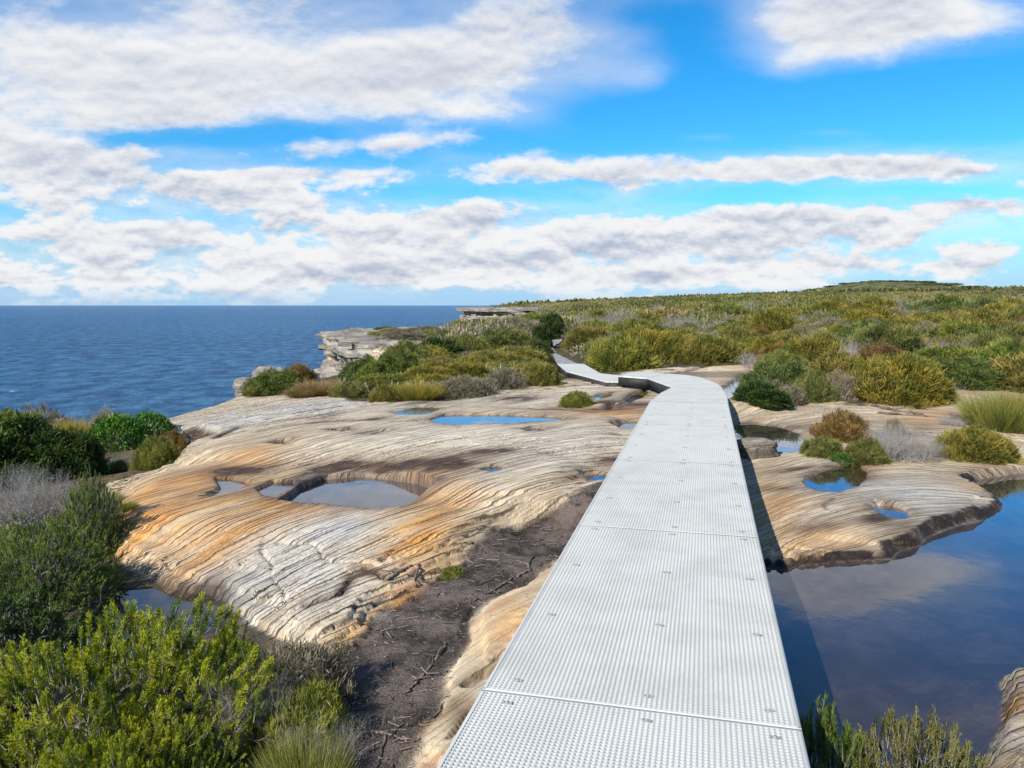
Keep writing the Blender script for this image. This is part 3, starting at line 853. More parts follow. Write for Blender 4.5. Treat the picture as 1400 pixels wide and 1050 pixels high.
c1 = make_cliff("cliff", [(0.0, 31), (-3.5, 33.5), (-7.5, 36.5), (-10.6, 43.5), (-11.6, 49), (-11.0, 54), (-8, 58), (-2, 62)], -0.2, -14, 10, 3, .34, 1.0, 0.0)
tag(c1, kind="structure")
c0 = make_cliff("cliff", [(-3.6, 23.5), (-5.2, 26.5), (-6.3, 30), (-7.0, 33.5), (-6.6, 37.5)], -0.95, -14, 3.5, 7, .38, 0.9, 0.03)
tag(c0, kind="structure")
c2 = make_cliff("cliff", [(6, 103.5), (1, 104), (-4.5, 108), (-7.0, 112), (-7.6, 118), (-6.5, 125), (-3, 132), (3, 140)], 1.05, -16, 14, 11, .55, 1.1, 0.0)
tag(c2, kind="structure")

def rock_mesh(name, sx, sy, sz, seed, lay_=0.0):
    bm = bmesh.new()
    bmesh.ops.create_icosphere(bm, subdivisions=5, radius=1)
    co = np.array([v.co[:] for v in bm.verts])
    r = 1 + 0.22 * fbm(co[:, 0] * 1.3 + seed, co[:, 1] * 1.3 + co[:, 2], 4, seed) + 0.05 * fbm(co[:, 0] * 6, co[:, 1] * 6 + co[:, 2] * 5, 3, seed + 1)
    q = np.sign(co) * np.abs(co) ** 0.62
    q *= r[:, None]
    if lay_:
        k = np.floor(q[:, 2] / lay_)
        q[:, :2] *= (1 + 0.16 * (hash1(k, seed) - .5))[:, None]
    q *= np.array([sx, sy, sz])
    for v, c_ in zip(bm.verts, q): v.co = c_
    me = bpy.data.meshes.new(name); bm.to_mesh(me); bm.free()
    for p_ in me.polygons: p_.use_smooth = True
    return me

def boulder(px, py, w, h, label, seed, z=None, name="boulder", dep=1.0, lay_=0.25):
    x, y, z = on_ground(px, py, z)
    dd = depth(x, y, z)
    sx, sz = w * dd / F / 2, h * dd / F / 2
    o = obj(name, rock_mesh(name, sx, sx * dep, sz * 1.5, seed, lay_), cm, loc=(x, y + sx * dep * .6, z + sz * 0.5))
    o.rotation_euler = (0, 0, (seed * 1.7) % 3)
    tag(o, label, "boulder")
    return o

# ================================================================== BOARDWALK
dm, nt, out = new_mat("pale_grey_fibreglass_grating")
geo = nt.new('ShaderNodeNewGeometry')
n1 = nt.noise(geo.outputs['Position'], 3.0, 5, .6)
n2 = nt.noise(geo.outputs['Position'], 90, 3, .7)
oi = nt.new('ShaderNodeObjectInfo')
c = nt.mix(nt.ramp(n1, .35, .7), (0.465, 0.472, 0.45), (0.40, 0.405, 0.385))
c = nt.mix(nt.ramp(oi.outputs['Random'], 0, 1, 0, .3), c, (0.50, 0.51, 0.495))
n3 = nt.noise(geo.outputs['Position'], 9, 6, .7)
c = nt.mix(nt.ramp(n3, .58, .75, 0, .45), c, (0.30, 0.29, 0.26))
c = nt.mix(nt.ramp(n2, .55, .8, 0, .35), c, (0.42, 0.42, 0.38))
principled(nt, out, c, .6, .35, nt.bump(n2, .15, .002))
fm, nt, out = new_mat("black_recycled_plastic_beam")
geo = nt.new('ShaderNodeNewGeometry')
principled(nt, out, nt.mix(nt.noise(geo.outputs['Position'], 8, 4), (0.012, 0.012, 0.013), (0.035, 0.035, 0.036)), .6, .3)
km, nt, out = new_mat("weathered_steel_clip")
geo = nt.new('ShaderNodeNewGeometry')
principled(nt, out, nt.mix(nt.noise(geo.outputs['Position'], 120, 3), (0.22, 0.22, 0.215), (0.42, 0.42, 0.41)), .5, .5, metallic=.2)

CELL, HOLE, THK = 0.019, 0.0115, 0.025

def grate_mesh(outline, name):
    """moulded grating: one square hole per cell, cut to an outline given in local metres, with an upstand rim"""
    ox = [p[0] for p in outline]; oy = [p[1] for p in outline]
    nxc = int((max(ox) - min(ox)) / CELL); nyc = int((max(oy) - min(oy)) / CELL)
    x0 = (max(ox) + min(ox)) / 2 - nxc * CELL / 2; y0 = (max(oy) + min(oy)) / 2 - nyc * CELL / 2
    cxs = x0 + (np.arange(nxc) + .5) * CELL; cys = y0 + (np.arange(nyc) + .5) * CELL
    CX, CY = np.meshgrid(cxs, cys); CX = CX.ravel(); CY = CY.ravel()
    d = sdf(CX, CY, outline)
    keep = d < -0.002
    CX, CY = CX[keep], CY[keep]
    h, k = CELL / 2, HOLE / 2
    off = np.array([(-h, -h, 0), (h, -h, 0), (h, h, 0), (-h, h, 0), (-k, -k, 0), (k, -k, 0), (k, k, 0), (-k, k, 0),
                    (-k * .85, -k * .85, -THK), (k * .85, -k * .85, -THK), (k * .85, k * .85, -THK), (-k * .85, k * .85, -THK)])
    V = (np.stack([CX, CY, np.zeros_like(CX)], 1)[:, None] + off[None]).reshape(-1, 3)
    fq = np.array([(0, 1, 5, 4), (1, 2, 6, 5), (2, 3, 7, 6), (3, 0, 4, 7), (4, 5, 9, 8), (5, 6, 10, 9), (6, 7, 11, 10), (7, 4, 8, 11)])
    Q = (np.arange(len(CX))[:, None, None] * 12 + fq[None]).reshape(-1, 4)
    # rim strips round the outline
    n = len(outline); base = len(V); rv = []; rq = []
    area = sum(outline[i][0] * outline[(i + 1) % n][1] - outline[(i + 1) % n][0] * outline[i][1] for i in range(n))
    sg = 1 if area > 0 else -1
    for i in range(n):
        a = Vector(outline[i]); b = Vector(outline[(i + 1) % n])
        dd = (b - a).normalized(); nn = Vector((-dd.y, dd.x)) * sg
        ia, ib = a + nn * 0.012, b + nn * 0.012
        s = base + len(rv)
        rv += [(a.x, a.y, .0015), (b.x, b.y, .0015), (ib.x, ib.y, .0015), (ia.x, ia.y, .0015), (a.x, a.y, -THK), (b.x, b.y, -THK)]
        rq += [(s, s + 1, s + 2, s + 3) if sg > 0 else (s + 3, s + 2, s + 1, s), (s, s + 4, s + 5, s + 1)]
    return mesh_np(name, np.concatenate([V, np.array(rv)]), np.concatenate([Q, np.array(rq)]))

def box_np(x0, x1, y0, y1, z0, z1):
    v = [(x, y, z) for z in (z0, z1) for y in (y0, y1) for x in (x0, x1)]
    q = [(0, 2, 3, 1), (4, 5, 7, 6), (0, 1, 5, 4), (2, 6, 7, 3), (0, 4, 6, 2), (1, 3, 7, 5)]
    return np.array(v, float), np.array(q)

def boxes_mesh(name, boxes):
    V = []; Q = []; n = 0
    for b in boxes:
        v, q = box_np(*b); V.append(v); Q.append(q + n); n += 8
    return mesh_np(name, np.concatenate(V), np.concatenate(Q))

YAW = math.atan(0.2512)
deck = empty("boardwalk", (-0.245, 0, 0))
tag(deck, "long straight pale grey grating boardwalk running from the bottom edge to its left turn", "boardwalk")
DX = Vector((math.sin(YAW), math.cos(YAW))); NX = Vector((math.cos(YAW), -math.sin(YAW)))
LEFT0 = Vector((-0.115, 2.88))            # left end of the first seam seen
PL = 2.34; WID = 1.18
panel_me = grate_mesh([(0, 0), (WID, 0), (WID, PL - .006), (0, PL - .006)], "grating_panel")
panel_me.materials.append(dm)
# clip: a saddle of two bent tabs and a bolt head
clip_me = boxes_mesh("clip", [(-.020, -.009, -.004, .004, .0, .003), (.009, .020, -.004, .004, .0, .003), (-.010, .010, -.0035, .0035, -.004, .0012), (-.004, .004, -.004, .004, .001, .005)])
clip_me.materials.append(km)
beam_me = boxes_mesh("side_beam", [(0, .05, 0, PL, -.19, -.026)]); beam_me.materials.append(fm)
post_me = boxes_mesh("post", [(-.05, .05, -.05, .05, -.62, -.192)]); post_me.materials.append(fm)
inv = Matrix.Translation(deck.location).inverted()
def place(o, x, y, z, rz, parent, base=None):
    b = base or (deck.location if parent == deck else (0, 0, 0))
    o.parent = parent
    o.location = (x - b[0], y - b[1], z - b[2]); o.rotation_euler = (0, 0, rz)
for k in range(-3, 4):
    p0 = LEFT0 + DX * PL * k
    pn = obj("grating_panel", panel_me)
    place(pn, p0.x, p0.y, 0, -YAW, deck)
    for xx in (0.02, WID - .07):
        bo = obj("side_beam", beam_me); q = p0 + NX * xx
        place(bo, q.x, q.y, 0, -YAW, deck)
    for xx in (0.10, WID - .10):
        q = p0 + NX * xx + DX * 0.3
        po = obj("post", post_me); place(po, q.x, q.y, 0, -YAW, deck)
    if k >= -1:
        for yy in (0.10, 0.78, 1.52, PL - .08):
            for xx in (0.12, WID * .54, WID - .10):
                cl = obj("clip", clip_me)
                cl.parent = pn
                cl.location = (xx + random.uniform(-.004, .004), yy, 0.0022); cl.rotation_euler = (0, 0, random.uniform(-.12, .12))

def odd_panel(outline, z, parent, base, beam_edges=(), name="grating_panel"):
    c = Vector((sum(p[0] for p in outline) / len(outline), sum(p[1] for p in outline) / len(outline)))
    loc = [(p[0] - c.x, p[1] - c.y) for p in outline]
    o = obj(name, grate_mesh(loc, name), dm)
    place(o, c.x, c.y, z, 0, parent, base)
    for (i, hgt) in beam_edges:
        a = Vector(outline[i]); b = Vector(outline[(i + 1) % len(outline)])
        L = (b - a).length; ang = math.atan2(b.y - a.y, b.x - a.x)
        be = obj("side_beam", boxes_mesh("side_beam", [(0, L, 0.004, .05, -hgt, -.026)]), fm)
        place(be, a.x, a.y, z, ang, parent, base)

e0 = LEFT0 + DX * PL * 4; e1 = e0 + NX * WID
dl = deck.location
odd_panel([tuple(e0), tuple(e1), (3.58, 12.7), (3.80, 13.8), (2.95, 14.06), (2.55, 13.1)], 0, deck, dl, [(4, .18), (5, .18), (1, .18)])
odd_panel([(2.954, 14.066), (3.804, 13.806), (3.94, 14.6), (3.96, 15.3), (3.93, 16.0), (3.78, 16.5), (3.45, 16.85), (2.80, 15.8)], 0, deck, dl, [(7, .2), (1, .18)])
odd_panel([(2.796, 15.808), (3.445, 16.858), (2.72, 17.3), (2.26, 16.3)], 0, deck, dl, [(3, .2)])
for q in ((3.1, 14.3), (2.9, 15.7), (2.4, 16.5), (3.7, 14.5)):
    po = obj("post", boxes_mesh("post", [(-.045, .045, -.045, .045, -.45, -.19)]), fm); place(po, q[0], q[1], 0, 0, deck, dl)

deck2 = empty("boardwalk", (2.0, 17.8, -.14))
tag(deck2, "short low section of grating boardwalk stepping down behind the turn of the long one", "boardwalk")
d2 = deck2.location
odd_panel([(2.02, 16.5), (2.42, 16.42), (2.72, 17.6), (2.14, 18.5), (1.36, 19.1)], -.14, deck2, d2, [(4, .2), (0, .2)])
odd_panel([(1.355, 19.11), (2.135, 18.51), (2.02, 21.5), (1.28, 21.5)], -.14, deck2, d2, [(3, .2)])
for q in ((2.05, 16.8), (1.5, 19.0), (1.4, 20.5), (2.3, 17.6)):
    po = obj("post", boxes_mesh("post", [(-.045, .045, -.045, .045, -.35, -.19)]), fm); place(po, q[0], q[1], -.14, 0, deck2, d2)

# path beyond
pm, nt, out = new_mat("grey_track_surface")
geo = nt.new('ShaderNodeNewGeometry')
n1 = nt.noise(geo.outputs['Position'], 2.5, 6, .65)
principled(nt, out, nt.mix(nt.ramp(n1, .35, .65), (0.17, 0.17, 0.175), (0.33, 0.33, 0.335)), .9, .2, nt.bump(n1, .3, .03))
cl_ = [(1.65, 21.3), (1.75, 23.5), (1.62, 26), (1.35, 29), (1.35, 32), (1.75, 36), (2.25, 40), (2.4, 42)]
pv = []; pq = []
N_ = 90
for i in range(N_):
    t = i / (N_ - 1) * (len(cl_) - 1); k = min(int(t), len(cl_) - 2); f = t - k
    a, b = Vector(cl_[k]), Vector(cl_[k + 1]); p_ = a + (b - a) * f
    d = (b - a).normalized(); nn = Vector((d.y, -d.x))
    for j in range(6):
        q = p_ + nn * (j / 5 - .5) * 0.72
        pv.append((q.x, q.y, max(zt(q.x, q.y), zt(p_.x, p_.y)) + 0.05))
for i in range(N_ - 1):
    for j in range(5):
        s = i * 6 + j; pq.append((s, s + 1, s + 7, s + 6))
tag(obj("path", mesh_np("path", np.array(pv), np.array(pq), smooth=True), pm), kind="structure")
# ================================================================== VEGETATION
def leaf_mat(name, dark, light, tip, wood=(0.30, 0.28, 0.26), transl=0.35, var=0.5):
    m, nt, out = new_mat(name)
    tf = nt.attr("tuft"); tp = nt.attr("tip"); wd = nt.attr("wood")
    oi = nt.new('ShaderNodeObjectInfo')
    rnd = oi.outputs['Random']
    c = nt.mix(tf, dark, light)
    c = nt.mix(nt.math('MULTIPLY', tp, nt.ramp(tf, .2, .9)), c, tip)
    hs = nt.new('ShaderNodeHueSaturation')
    nt.put(hs.inputs['Hue'], nt.math('MULTIPLY_ADD', rnd, .035 * var, .5 - .0175 * var))
    nt.put(hs.inputs['Value'], nt.math('MULTIPLY_ADD', nt.math('FRACT', nt.math('MULTIPLY', rnd, 7.31)), .55 * var, 1 - .27 * var))
    nt.put(hs.inputs['Saturation'], nt.math('MULTIPLY_ADD', nt.math('FRACT', nt.math('MULTIPLY', rnd, 3.7)), .3 * var, 1 - .15 * var))
    nt.put(hs.inputs['Color'], c)
    wn = nt.mix(tf, tuple(v * .55 for v in wood), wood)
    col = nt.mix(wd, hs.outputs[0], wn)
    p = nt.new('ShaderNodeBsdfPrincipled')
    nt.put(p.inputs['Base Color'], col); p.inputs['Roughness'].default_value = .6; p.inputs['Specular IOR Level'].default_value = .25
    t = nt.new('ShaderNodeBsdfTranslucent'); nt.put(t.inputs[0], nt.mix(1.0, col, (1.1, 1.15, .7), 'MULTIPLY'))
    mx = nt.new('ShaderNodeMixShader')
    nt.put(mx.inputs[0], nt.math('MULTIPLY_ADD', wd, -transl, transl)); nt.l.new(p.outputs[0], mx.inputs[1]); nt.l.new(t.outputs[0], mx.inputs[2])
    nt.l.new(mx.outputs[0], out.inputs[0])
    return m

GOLD = leaf_mat("golden_heath_leaves", (0.091, 0.111, 0.023), (0.312, 0.260, 0.052), (0.520, 0.390, 0.098))
OLIVE = leaf_mat("olive_heath_leaves", (0.070, 0.098, 0.026), (0.231, 0.239, 0.053), (0.398, 0.365, 0.088))
GREEN = leaf_mat("green_heath_leaves", (0.042, 0.070, 0.018), (0.150, 0.190, 0.040), (0.26, 0.28, 0.07))
#(0.039, 0.081, 0.018), (0.140, 0.222, 0.039), (0.271, 0.349, 0.068))
RUST = leaf_mat("rusty_heath_leaves", (0.100, 0.072, 0.025), (0.270, 0.176, 0.054), (0.414, 0.252, 0.082))
GREYB = leaf_mat("grey_brown_heath_leaves", (0.108, 0.098, 0.058), (0.302, 0.264, 0.176), (0.468, 0.410, 0.312))
DARK = leaf_mat("dark_green_leaves", (0.015, 0.030, 0.009), (0.053, 0.090, 0.018), (0.112, 0.165, 0.033), var=.3)
BRIGHT = leaf_mat("yellow_green_sprigs", (0.050, 0.095, 0.008), (0.29, 0.335, 0.018), (0.58, 0.56, 0.036), var=.1)
MIDG = leaf_mat("mid_green_sprigs", (0.033, 0.069, 0.012), (0.128, 0.188, 0.021), (0.255, 0.300, 0.038), var=.3)
BROAD = leaf_mat("glossy_broad_leaves", (0.031, 0.088, 0.013), (0.094, 0.213, 0.027), (0.163, 0.300, 0.050), var=.3)
STRAW = leaf_mat("dry_brown_grass", (0.143, 0.085, 0.033), (0.325, 0.195, 0.078), (0.468, 0.325, 0.156))
FARH = leaf_mat("far_heath_leaves", (0.078, 0.091, 0.026), (0.260, 0.234, 0.062), (0.338, 0.286, 0.104))
FARD = leaf_mat("distant_scrub_leaves", (0.030, 0.045, 0.018), (0.100, 0.115, 0.042), (0.14, 0.15, 0.06))
WOOD = leaf_mat("bleached_dead_wood", (0.20, 0.19, 0.175), (0.42, 0.395, 0.375), (0.48, 0.46, 0.44), transl=0.0, var=.3)
BARK = leaf_mat("grey_brown_stems", (0.07, 0.055, 0.045), (0.20, 0.17, 0.14), (0.24, 0.20, 0.17), transl=0.0, var=.3)

def nrm_(v):
    return v / (np.linalg.norm(v, axis=-1, keepdims=True) + 1e-9)

class Acc:
    def __init__(s): s.V = []; s.Q = []; s.tuft = []; s.tip = []; s.wood = []; s.n = 0
    def add(s, V, Q, tuft, tip, wood=0.0):
        s.V.append(V); s.Q.append(Q + s.n); s.n += len(V)
        s.tuft.append(tuft); s.tip.append(tip); s.wood.append(np.full(len(V), wood))
    def mesh(s, name, mat):
        me = mesh_np(name, np.concatenate(s.V), np.concatenate(s.Q), attrs={"tuft": np.concatenate(s.tuft), "tip": np.concatenate(s.tip), "wood": np.concatenate(s.wood)})
        me.materials.append(mat)
        return me

def blades(acc, P, D, L, W, tuft, tw=0.25, droop=0.0, rng=RNG, wood=0.0):
    """one bent two-segment blade per row"""
    n = len(P)
    L = np.broadcast_to(L, n)[:, None]; W = np.broadcast_to(W, n)[:, None]
    side = nrm_(np.cross(D, nrm_(rng.normal(size=(n, 3)))))
    mid = P + D * L * .55
    D2 = nrm_(D + np.array([0, 0, -droop]) + rng.normal(size=(n, 3)) * .08)
    tip = mid + D2 * L * .45
    V = np.stack([P - side * W * .35, P + side * W * .35, mid - side * W * .5, mid + side * W * .5, tip - side * W * tw * .5, tip + side * W * tw * .5], 1)
    base = np.arange(n)[:, None, None] * 6
    Q = (base + np.array([(0, 1, 3, 2), (2, 3, 5, 4)])[None]).reshape(-1, 4)
    tf = np.repeat(np.broadcast_to(tuft, n), 6)
    tp = np.tile(np.array([0, 0, .4, .4, 1, 1.]), n)
    acc.add(V.reshape(-1, 3), Q, tf, tp, wood)

def tubes(acc, segs, tuft=None, wood=1.0):
    """segs: rows of p0(3) p1(3) r0 r1"""
    S_ = np.asarray(segs, float); n = len(S_)
    p0, p1 = S_[:, :3], S_[:, 3:6]
    d = nrm_(p1 - p0)
    ref = np.where(np.abs(d[:, 2:3]) > .9, np.array([[1., 0, 0]]), np.array([[0, 0, 1.]]))
    a = nrm_(np.cross(d, ref)); b = np.cross(d, a)
    k = 4; vs = []
    for r_, p in ((S_[:, 6:7], p0), (S_[:, 7:8], p1)):
        for i in range(k):
            t = 2 * math.pi * i / k
            vs.append(p + (a * math.cos(t) + b * math.sin(t)) * r_)
    V = np.stack(vs, 1)
    q = np.array([(i, (i + 1) % k, k + (i + 1) % k, k + i) for i in range(k)])
    Q = (np.arange(n)[:, None, None] * 2 * k + q[None]).reshape(-1, 4)
    tf = np.repeat(RNG.random(n) if tuft is None else np.broadcast_to(tuft, n), 2 * k)
    acc.add(V.reshape(-1, 3), Q, tf, np.zeros(len(tf)), wood)

def branch(segs, p, d, L, r, lvl, rnd, up=.25, wig=.28, split=(2, 3), shrink=.72, tips=None):
    ns = 3
    for i in range(ns):
        d = (d + Vector((rnd.gauss(0, wig), rnd.gauss(0, wig), rnd.gauss(0, wig) + up * .3))).normalized()
        q = p + d * (L / ns)
        r1 = r * .85
        segs.append((*p, *q, r, r1)); p = q; r = r1
        if lvl > 0 and i > 0 and rnd.random() < .6:
            dd = (d + Vector((rnd.gauss(0, .7), rnd.gauss(0, .7), rnd.gauss(0, .4)))).normalized()
            branch(segs, p, dd, L * shrink * .8, r * .6, lvl - 1, rnd, up, wig, split, shrink, tips)
    if lvl > 0:
        for _ in range(rnd.randint(*split)):
            dd = (d + Vector((rnd.gauss(0, .55), rnd.gauss(0, .55), rnd.gauss(0, .35) + up))).normalized()
            branch(segs, p, dd, L * shrink, r * .65, lvl - 1, rnd, up, wig, split, shrink, tips)
    elif tips is not None:
        tips.append((p.copy(), d.copy()))

def hemi(n, rng, low=-.1):
    z = low + (1 - low) * rng.random(n); a = rng.random(n) * 2 * np.pi
    r = np.sqrt(np.maximum(0, 1 - z * z))
    return np.stack([r * np.cos(a), r * np.sin(a), z], 1)

def lumps(d, seed, k=1.6):
    return fbm(d[:, 0] * k + seed * 3.1, d[:, 1] * k + d[:, 2] * k * 1.3 + seed, 3, seed)

def dome(seed, nt_=800, nb=16, L=.2, W=.016, lump=.45, spread=.35, up=.75, twigs=90, low=-.05, twl=.36, tipc=0.0):
    rng = np.random.default_rng(seed)
    acc = Acc()
    d = hemi(nt_, rng, low)
    lp = lumps(d, seed)
    u = rng.random(nt_)
    rad = (1 + lump * lp) * np.where(u < .72, .86 + .12 * rng.random(nt_), .35 + .5 * rng.random(nt_))
    c = d * rad[:, None]; c[:, 2] = np.maximum(c[:, 2], .02)
    ax = nrm_(d * .6 + np.array([0, 0, up]) + rng.normal(size=(nt_, 3)) * .22)
    tf = np.clip(.45 + 1.1 * lumps(d * 1.7, seed + 4) + rng.normal(size=nt_) * .17, 0, 1)
    i = np.repeat(np.arange(nt_), nb)
    P = c[i] + rng.normal(size=(len(i), 3)) * .045 - ax[i] * L * .5
    D = nrm_(ax[i] + rng.normal(size=(len(i), 3)) * spread)
    P[:, 2] = np.maximum(P[:, 2], 0)
    blades(acc, P, D, L * (.6 + .8 * rng.random(len(i))), W * (.7 + .6 * rng.random(len(i))), np.clip(tf[i] + rng.normal(size=len(i)) * .1, 0, 1), rng=rng)
    st = Acc()
    segs = []
    rnd = random.Random(seed)
    for k in range(twigs):
        a = rnd.random() * 6.283; r0 = rnd.random() * .35
        p = Vector((r0 * math.cos(a), r0 * math.sin(a), 0)); dd = Vector((math.cos(a) * rnd.uniform(.2, 1.2), math.sin(a) * rnd.uniform(.2, 1.2), rnd.uniform(.5, 1.1))).normalized()
        branch(segs, p, dd, twl * rnd.uniform(.8, 1.4), .012, 1, rnd, .15, .2)
    tubes(st, segs)
    return acc, st

def twig_bush(seed, n=14, L=.42, r=.014, lvl=3, up=.25, wig=.25, lean=0.9, windx=0.0):
    rnd = random.Random(seed); segs = []
    for k in range(n):
        a = rnd.random() * 6.283; r0 = rnd.random() * .3
        p = Vector((r0 * math.cos(a), r0 * math.sin(a), 0)); dd = Vector((math.cos(a) * lean * rnd.random() + windx, math.sin(a) * lean * rnd.random(), rnd.uniform(.5, 1))).normalized()
        branch(segs, p, dd, L * rnd.uniform(.7, 1.2), r * rnd.uniform(.6, 1.2), lvl, rnd, up, wig)
    acc = Acc(); tubes(acc, segs, wood=0.0)
    return acc, np.array(segs)

def sprigs(seed, ns, nl, slen, ll, lw, lump=.4, up=.9, low=-.05, opn=.75, branches=26, rz=1.0, shell=.75):
    """leafy shoots (a stem with needle leaves all round) over a lumpy crown"""
    rng = np.random.default_rng(seed)
    acc = Acc(); st = Acc()
    d = hemi(ns, rng, low)
    lp = lumps(d, seed, 2.2)
    u = rng.random(ns)
    rad = (1 + lump * lp) * np.where(u < shell, .85 + .15 * rng.random(ns), .35 + .5 * rng.random(ns))
    c = d * rad[:, None]; c[:, 2] = np.maximum(c[:, 2] * rz, .02)
    ax = nrm_(d * .55 + np.array([0, 0, up]) + rng.normal(size=(ns, 3)) * .3)
    sl = slen * (.55 + .9 * rng.random(ns))
    base = c - ax * sl[:, None] * .6
    tf = np.clip(.5 + 1.0 * lumps(d * 1.5, seed + 4, 2.0) + rng.normal(size=ns) * .16, 0, 1)
    i = np.repeat(np.arange(ns), nl)
    k = np.tile(np.arange(nl), ns)
    t = .18 + .82 * (k + .5) / nl
    ang = k * 2.4 + rng.random(len(k)) * .6
    ref = nrm_(np.cross(ax, rng.normal(size=(ns, 3)))); ref2 = np.cross(ax, ref)
    radial = ref[i] * np.cos(ang)[:, None] + ref2[i] * np.sin(ang)[:, None]
    P = base[i] + ax[i] * (sl[i] * t)[:, None]
    op = opn * (1.15 - .75 * t)
    D = nrm_(ax[i] * .7 + radial * op[:, None] + rng.normal(size=(len(i), 3)) * .12)
    acc2 = Acc()
    blades(acc, P, D, ll * (.7 + .6 * rng.random(len(i))), lw, np.clip(tf[i] + (t - .55) * .45 + rng.normal(size=len(i)) * .06, 0, 1), tw=.2, rng=rng)
    segs = [(*base[j], *(base[j] + ax[j] * sl[j] * .95), slen * .022, slen * .010) for j in range(ns)]
    tubes(st, segs, tuft=.6)
    rnd = random.Random(seed); segs = []
    for q in range(branches):
        a = rnd.random() * 6.283
        dd = Vector((math.cos(a) * rnd.uniform(.2, 1.3), math.sin(a) * rnd.uniform(.2, 1.3), rnd.uniform(.5, 1.2))).normalized()
        branch(segs, Vector((rnd.uniform(-.15, .15), rnd.uniform(-.15, .15), 0)), dd, rnd.uniform(.3, .5), .016, 2, rnd, .1, .2)
    tubes(st, segs)
    return acc, st

def broadleaf(seed, n=2600, L=.10, W=.055):
    rng = np.random.default_rng(seed); acc = Acc(); st = Acc()
    d = hemi(n, rng, 0); rad = (1 + .4 * lumps(d, seed, 2.4)) * (.62 + .38 * rng.random(n) ** .5)
    c = d * rad[:, None]; c[:, 2] = np.maximum(c[:, 2], .03)
    D = nrm_(d * .6 + np.array([0, 0, .35]) + rng.normal(size=(n, 3)) * .5)
    tf = np.clip(.5 + .9 * lumps(d * 2, seed + 3, 2.5) + rng.normal(size=n) * .2, 0, 1)
    blades(acc, c, D, L * (.7 + .6 * rng.random(n)), W * (.8 + .4 * rng.random(n)), tf, tw=.15, droop=.3, rng=rng)
    segs = []; rnd = random.Random(seed)
    for q in range(30):
        a = rnd.random() * 6.283
        branch(segs, Vector((0, 0, 0)), Vector((math.cos(a), math.sin(a), rnd.uniform(.4, 1.4))).normalized(), .4, .014, 1, rnd, .1, .2)
    tubes(st, segs)
    return acc, st

def tussock(seed, n=2200, L=.8, W=.014, rbase=.45, lean=.7, droop=.25):
    rng = np.random.default_rng(seed); acc = Acc(); st = Acc()
    a = rng.random(n) * 2 * np.pi; r = np.sqrt(rng.random(n)) * rbase
    P = np.stack([r * np.cos(a), r * np.sin(a), rng.random(n) * .12], 1)
    D = nrm_(np.stack([np.cos(a) * r / rbase * lean, np.sin(a) * r / rbase * lean, np.ones(n)], 1) + rng.normal(size=(n, 3)) * .2)
    blades(acc, P, D, L * (.45 + .65 * rng.random(n)), W, np.clip(.5 + .8 * fbm(P[:, 0] * 5, P[:, 1] * 5, 2, seed) + rng.normal(size=n) * .18, 0, 1), tw=.15, droop=droop, rng=rng)
    return acc, st

PROTO = {}
def proto(key, make, mat, nvar):
    PROTO[key] = []
    for i in range(nvar):
        a, s = make(i)
        m1 = a.mesh("foliage", mat)
        m2 = s.mesh("stem", BARK if mat is not WOOD else WOOD) if s is not None and s.n else None
        # one mesh with twigs in, for the small far ones
        if s is not None and s.n:
            j = Acc(); j.V = a.V + s.V; j.tuft = a.tuft + s.tuft; j.tip = a.tip + s.tip; j.wood = a.wood + s.wood; j.Q = list(a.Q) + [q + a.n for q in s.Q]
            m3 = j.mesh("shrub", mat)
        else:
            m3 = m1
        PROTO[key].append((m1, m2, m3))

proto("gold", lambda i: dome(100 + i, 1500, 15, .115, .015, .42, up=.42), GOLD, 3)
proto("olive", lambda i: dome(120 + i, 1500, 14, .11, .015, .5, twigs=110, up=.42), OLIVE, 3)
proto("green", lambda i: dome(140 + i, 1400, 14, .11, .018, .6, spread=.6, up=.5), GREEN, 3)
proto("rust", lambda i: dome(160 + i, 1300, 14, .115, .015, .5, twigs=130, up=.42), RUST, 2)
proto("greyb", lambda i: dome(170 + i, 900, 13, .12, .013, .7, spread=.7, twigs=260, twl=.36), GREYB, 2)
proto("dark", lambda i: dome(180 + i, 1100, 15, .13, .026, .55, spread=.7, up=.4), DARK, 2)
proto("dead", lambda i: (twig_bush(200 + i, 26, .40, .012, 3)[0], None), WOOD, 3)
proto("deadfuzz", lambda i: (twig_bush(210 + i, 85, .36, .0095, 3, up=.35, wig=.3)[0], None), WOOD, 2)
proto("bright", lambda i: sprigs(300 + i, 2300, 78, .14, .026, .0048, .45, .7, opn=.95, branches=9), BRIGHT, 1)
proto("midsprig", lambda i: sprigs(310 + i, 1500, 44, .17, .034, .0075, .6, .6), MIDG, 2)
proto("darksprig", lambda i: sprigs(320 + i, 1300, 40, .20, .040, .010, .5, .8), DARK, 1)
proto("fir", lambda i: sprigs(330 + i, 150, 80, .55, .10, .012, .3, 1.2, branches=8), MIDG, 1)
proto("olivesprig", lambda i: sprigs(335 + i, 420, 44, .34, .060, .012, .5, 1.2, branches=14), leaf_mat("olive_yellow_sprigs", (0.05, 0.06, 0.012), (0.17, 0.16, 0.03), (0.30, 0.26, 0.06), var=.1), 1)
proto("broad", lambda i: broadleaf(340 + i), BROAD, 2)
proto("tussock_gold", lambda i: tussock(350 + i, 4200, .95, .010, .8, .75), GOLD, 2)
proto("tussock_green", lambda i: tussock(355 + i, 3600, .95, .012, .8, .8), OLIVE, 2)
proto("straw", lambda i: tussock(360 + i, 3600, .85, .012, .8, .9, .5), STRAW, 2)

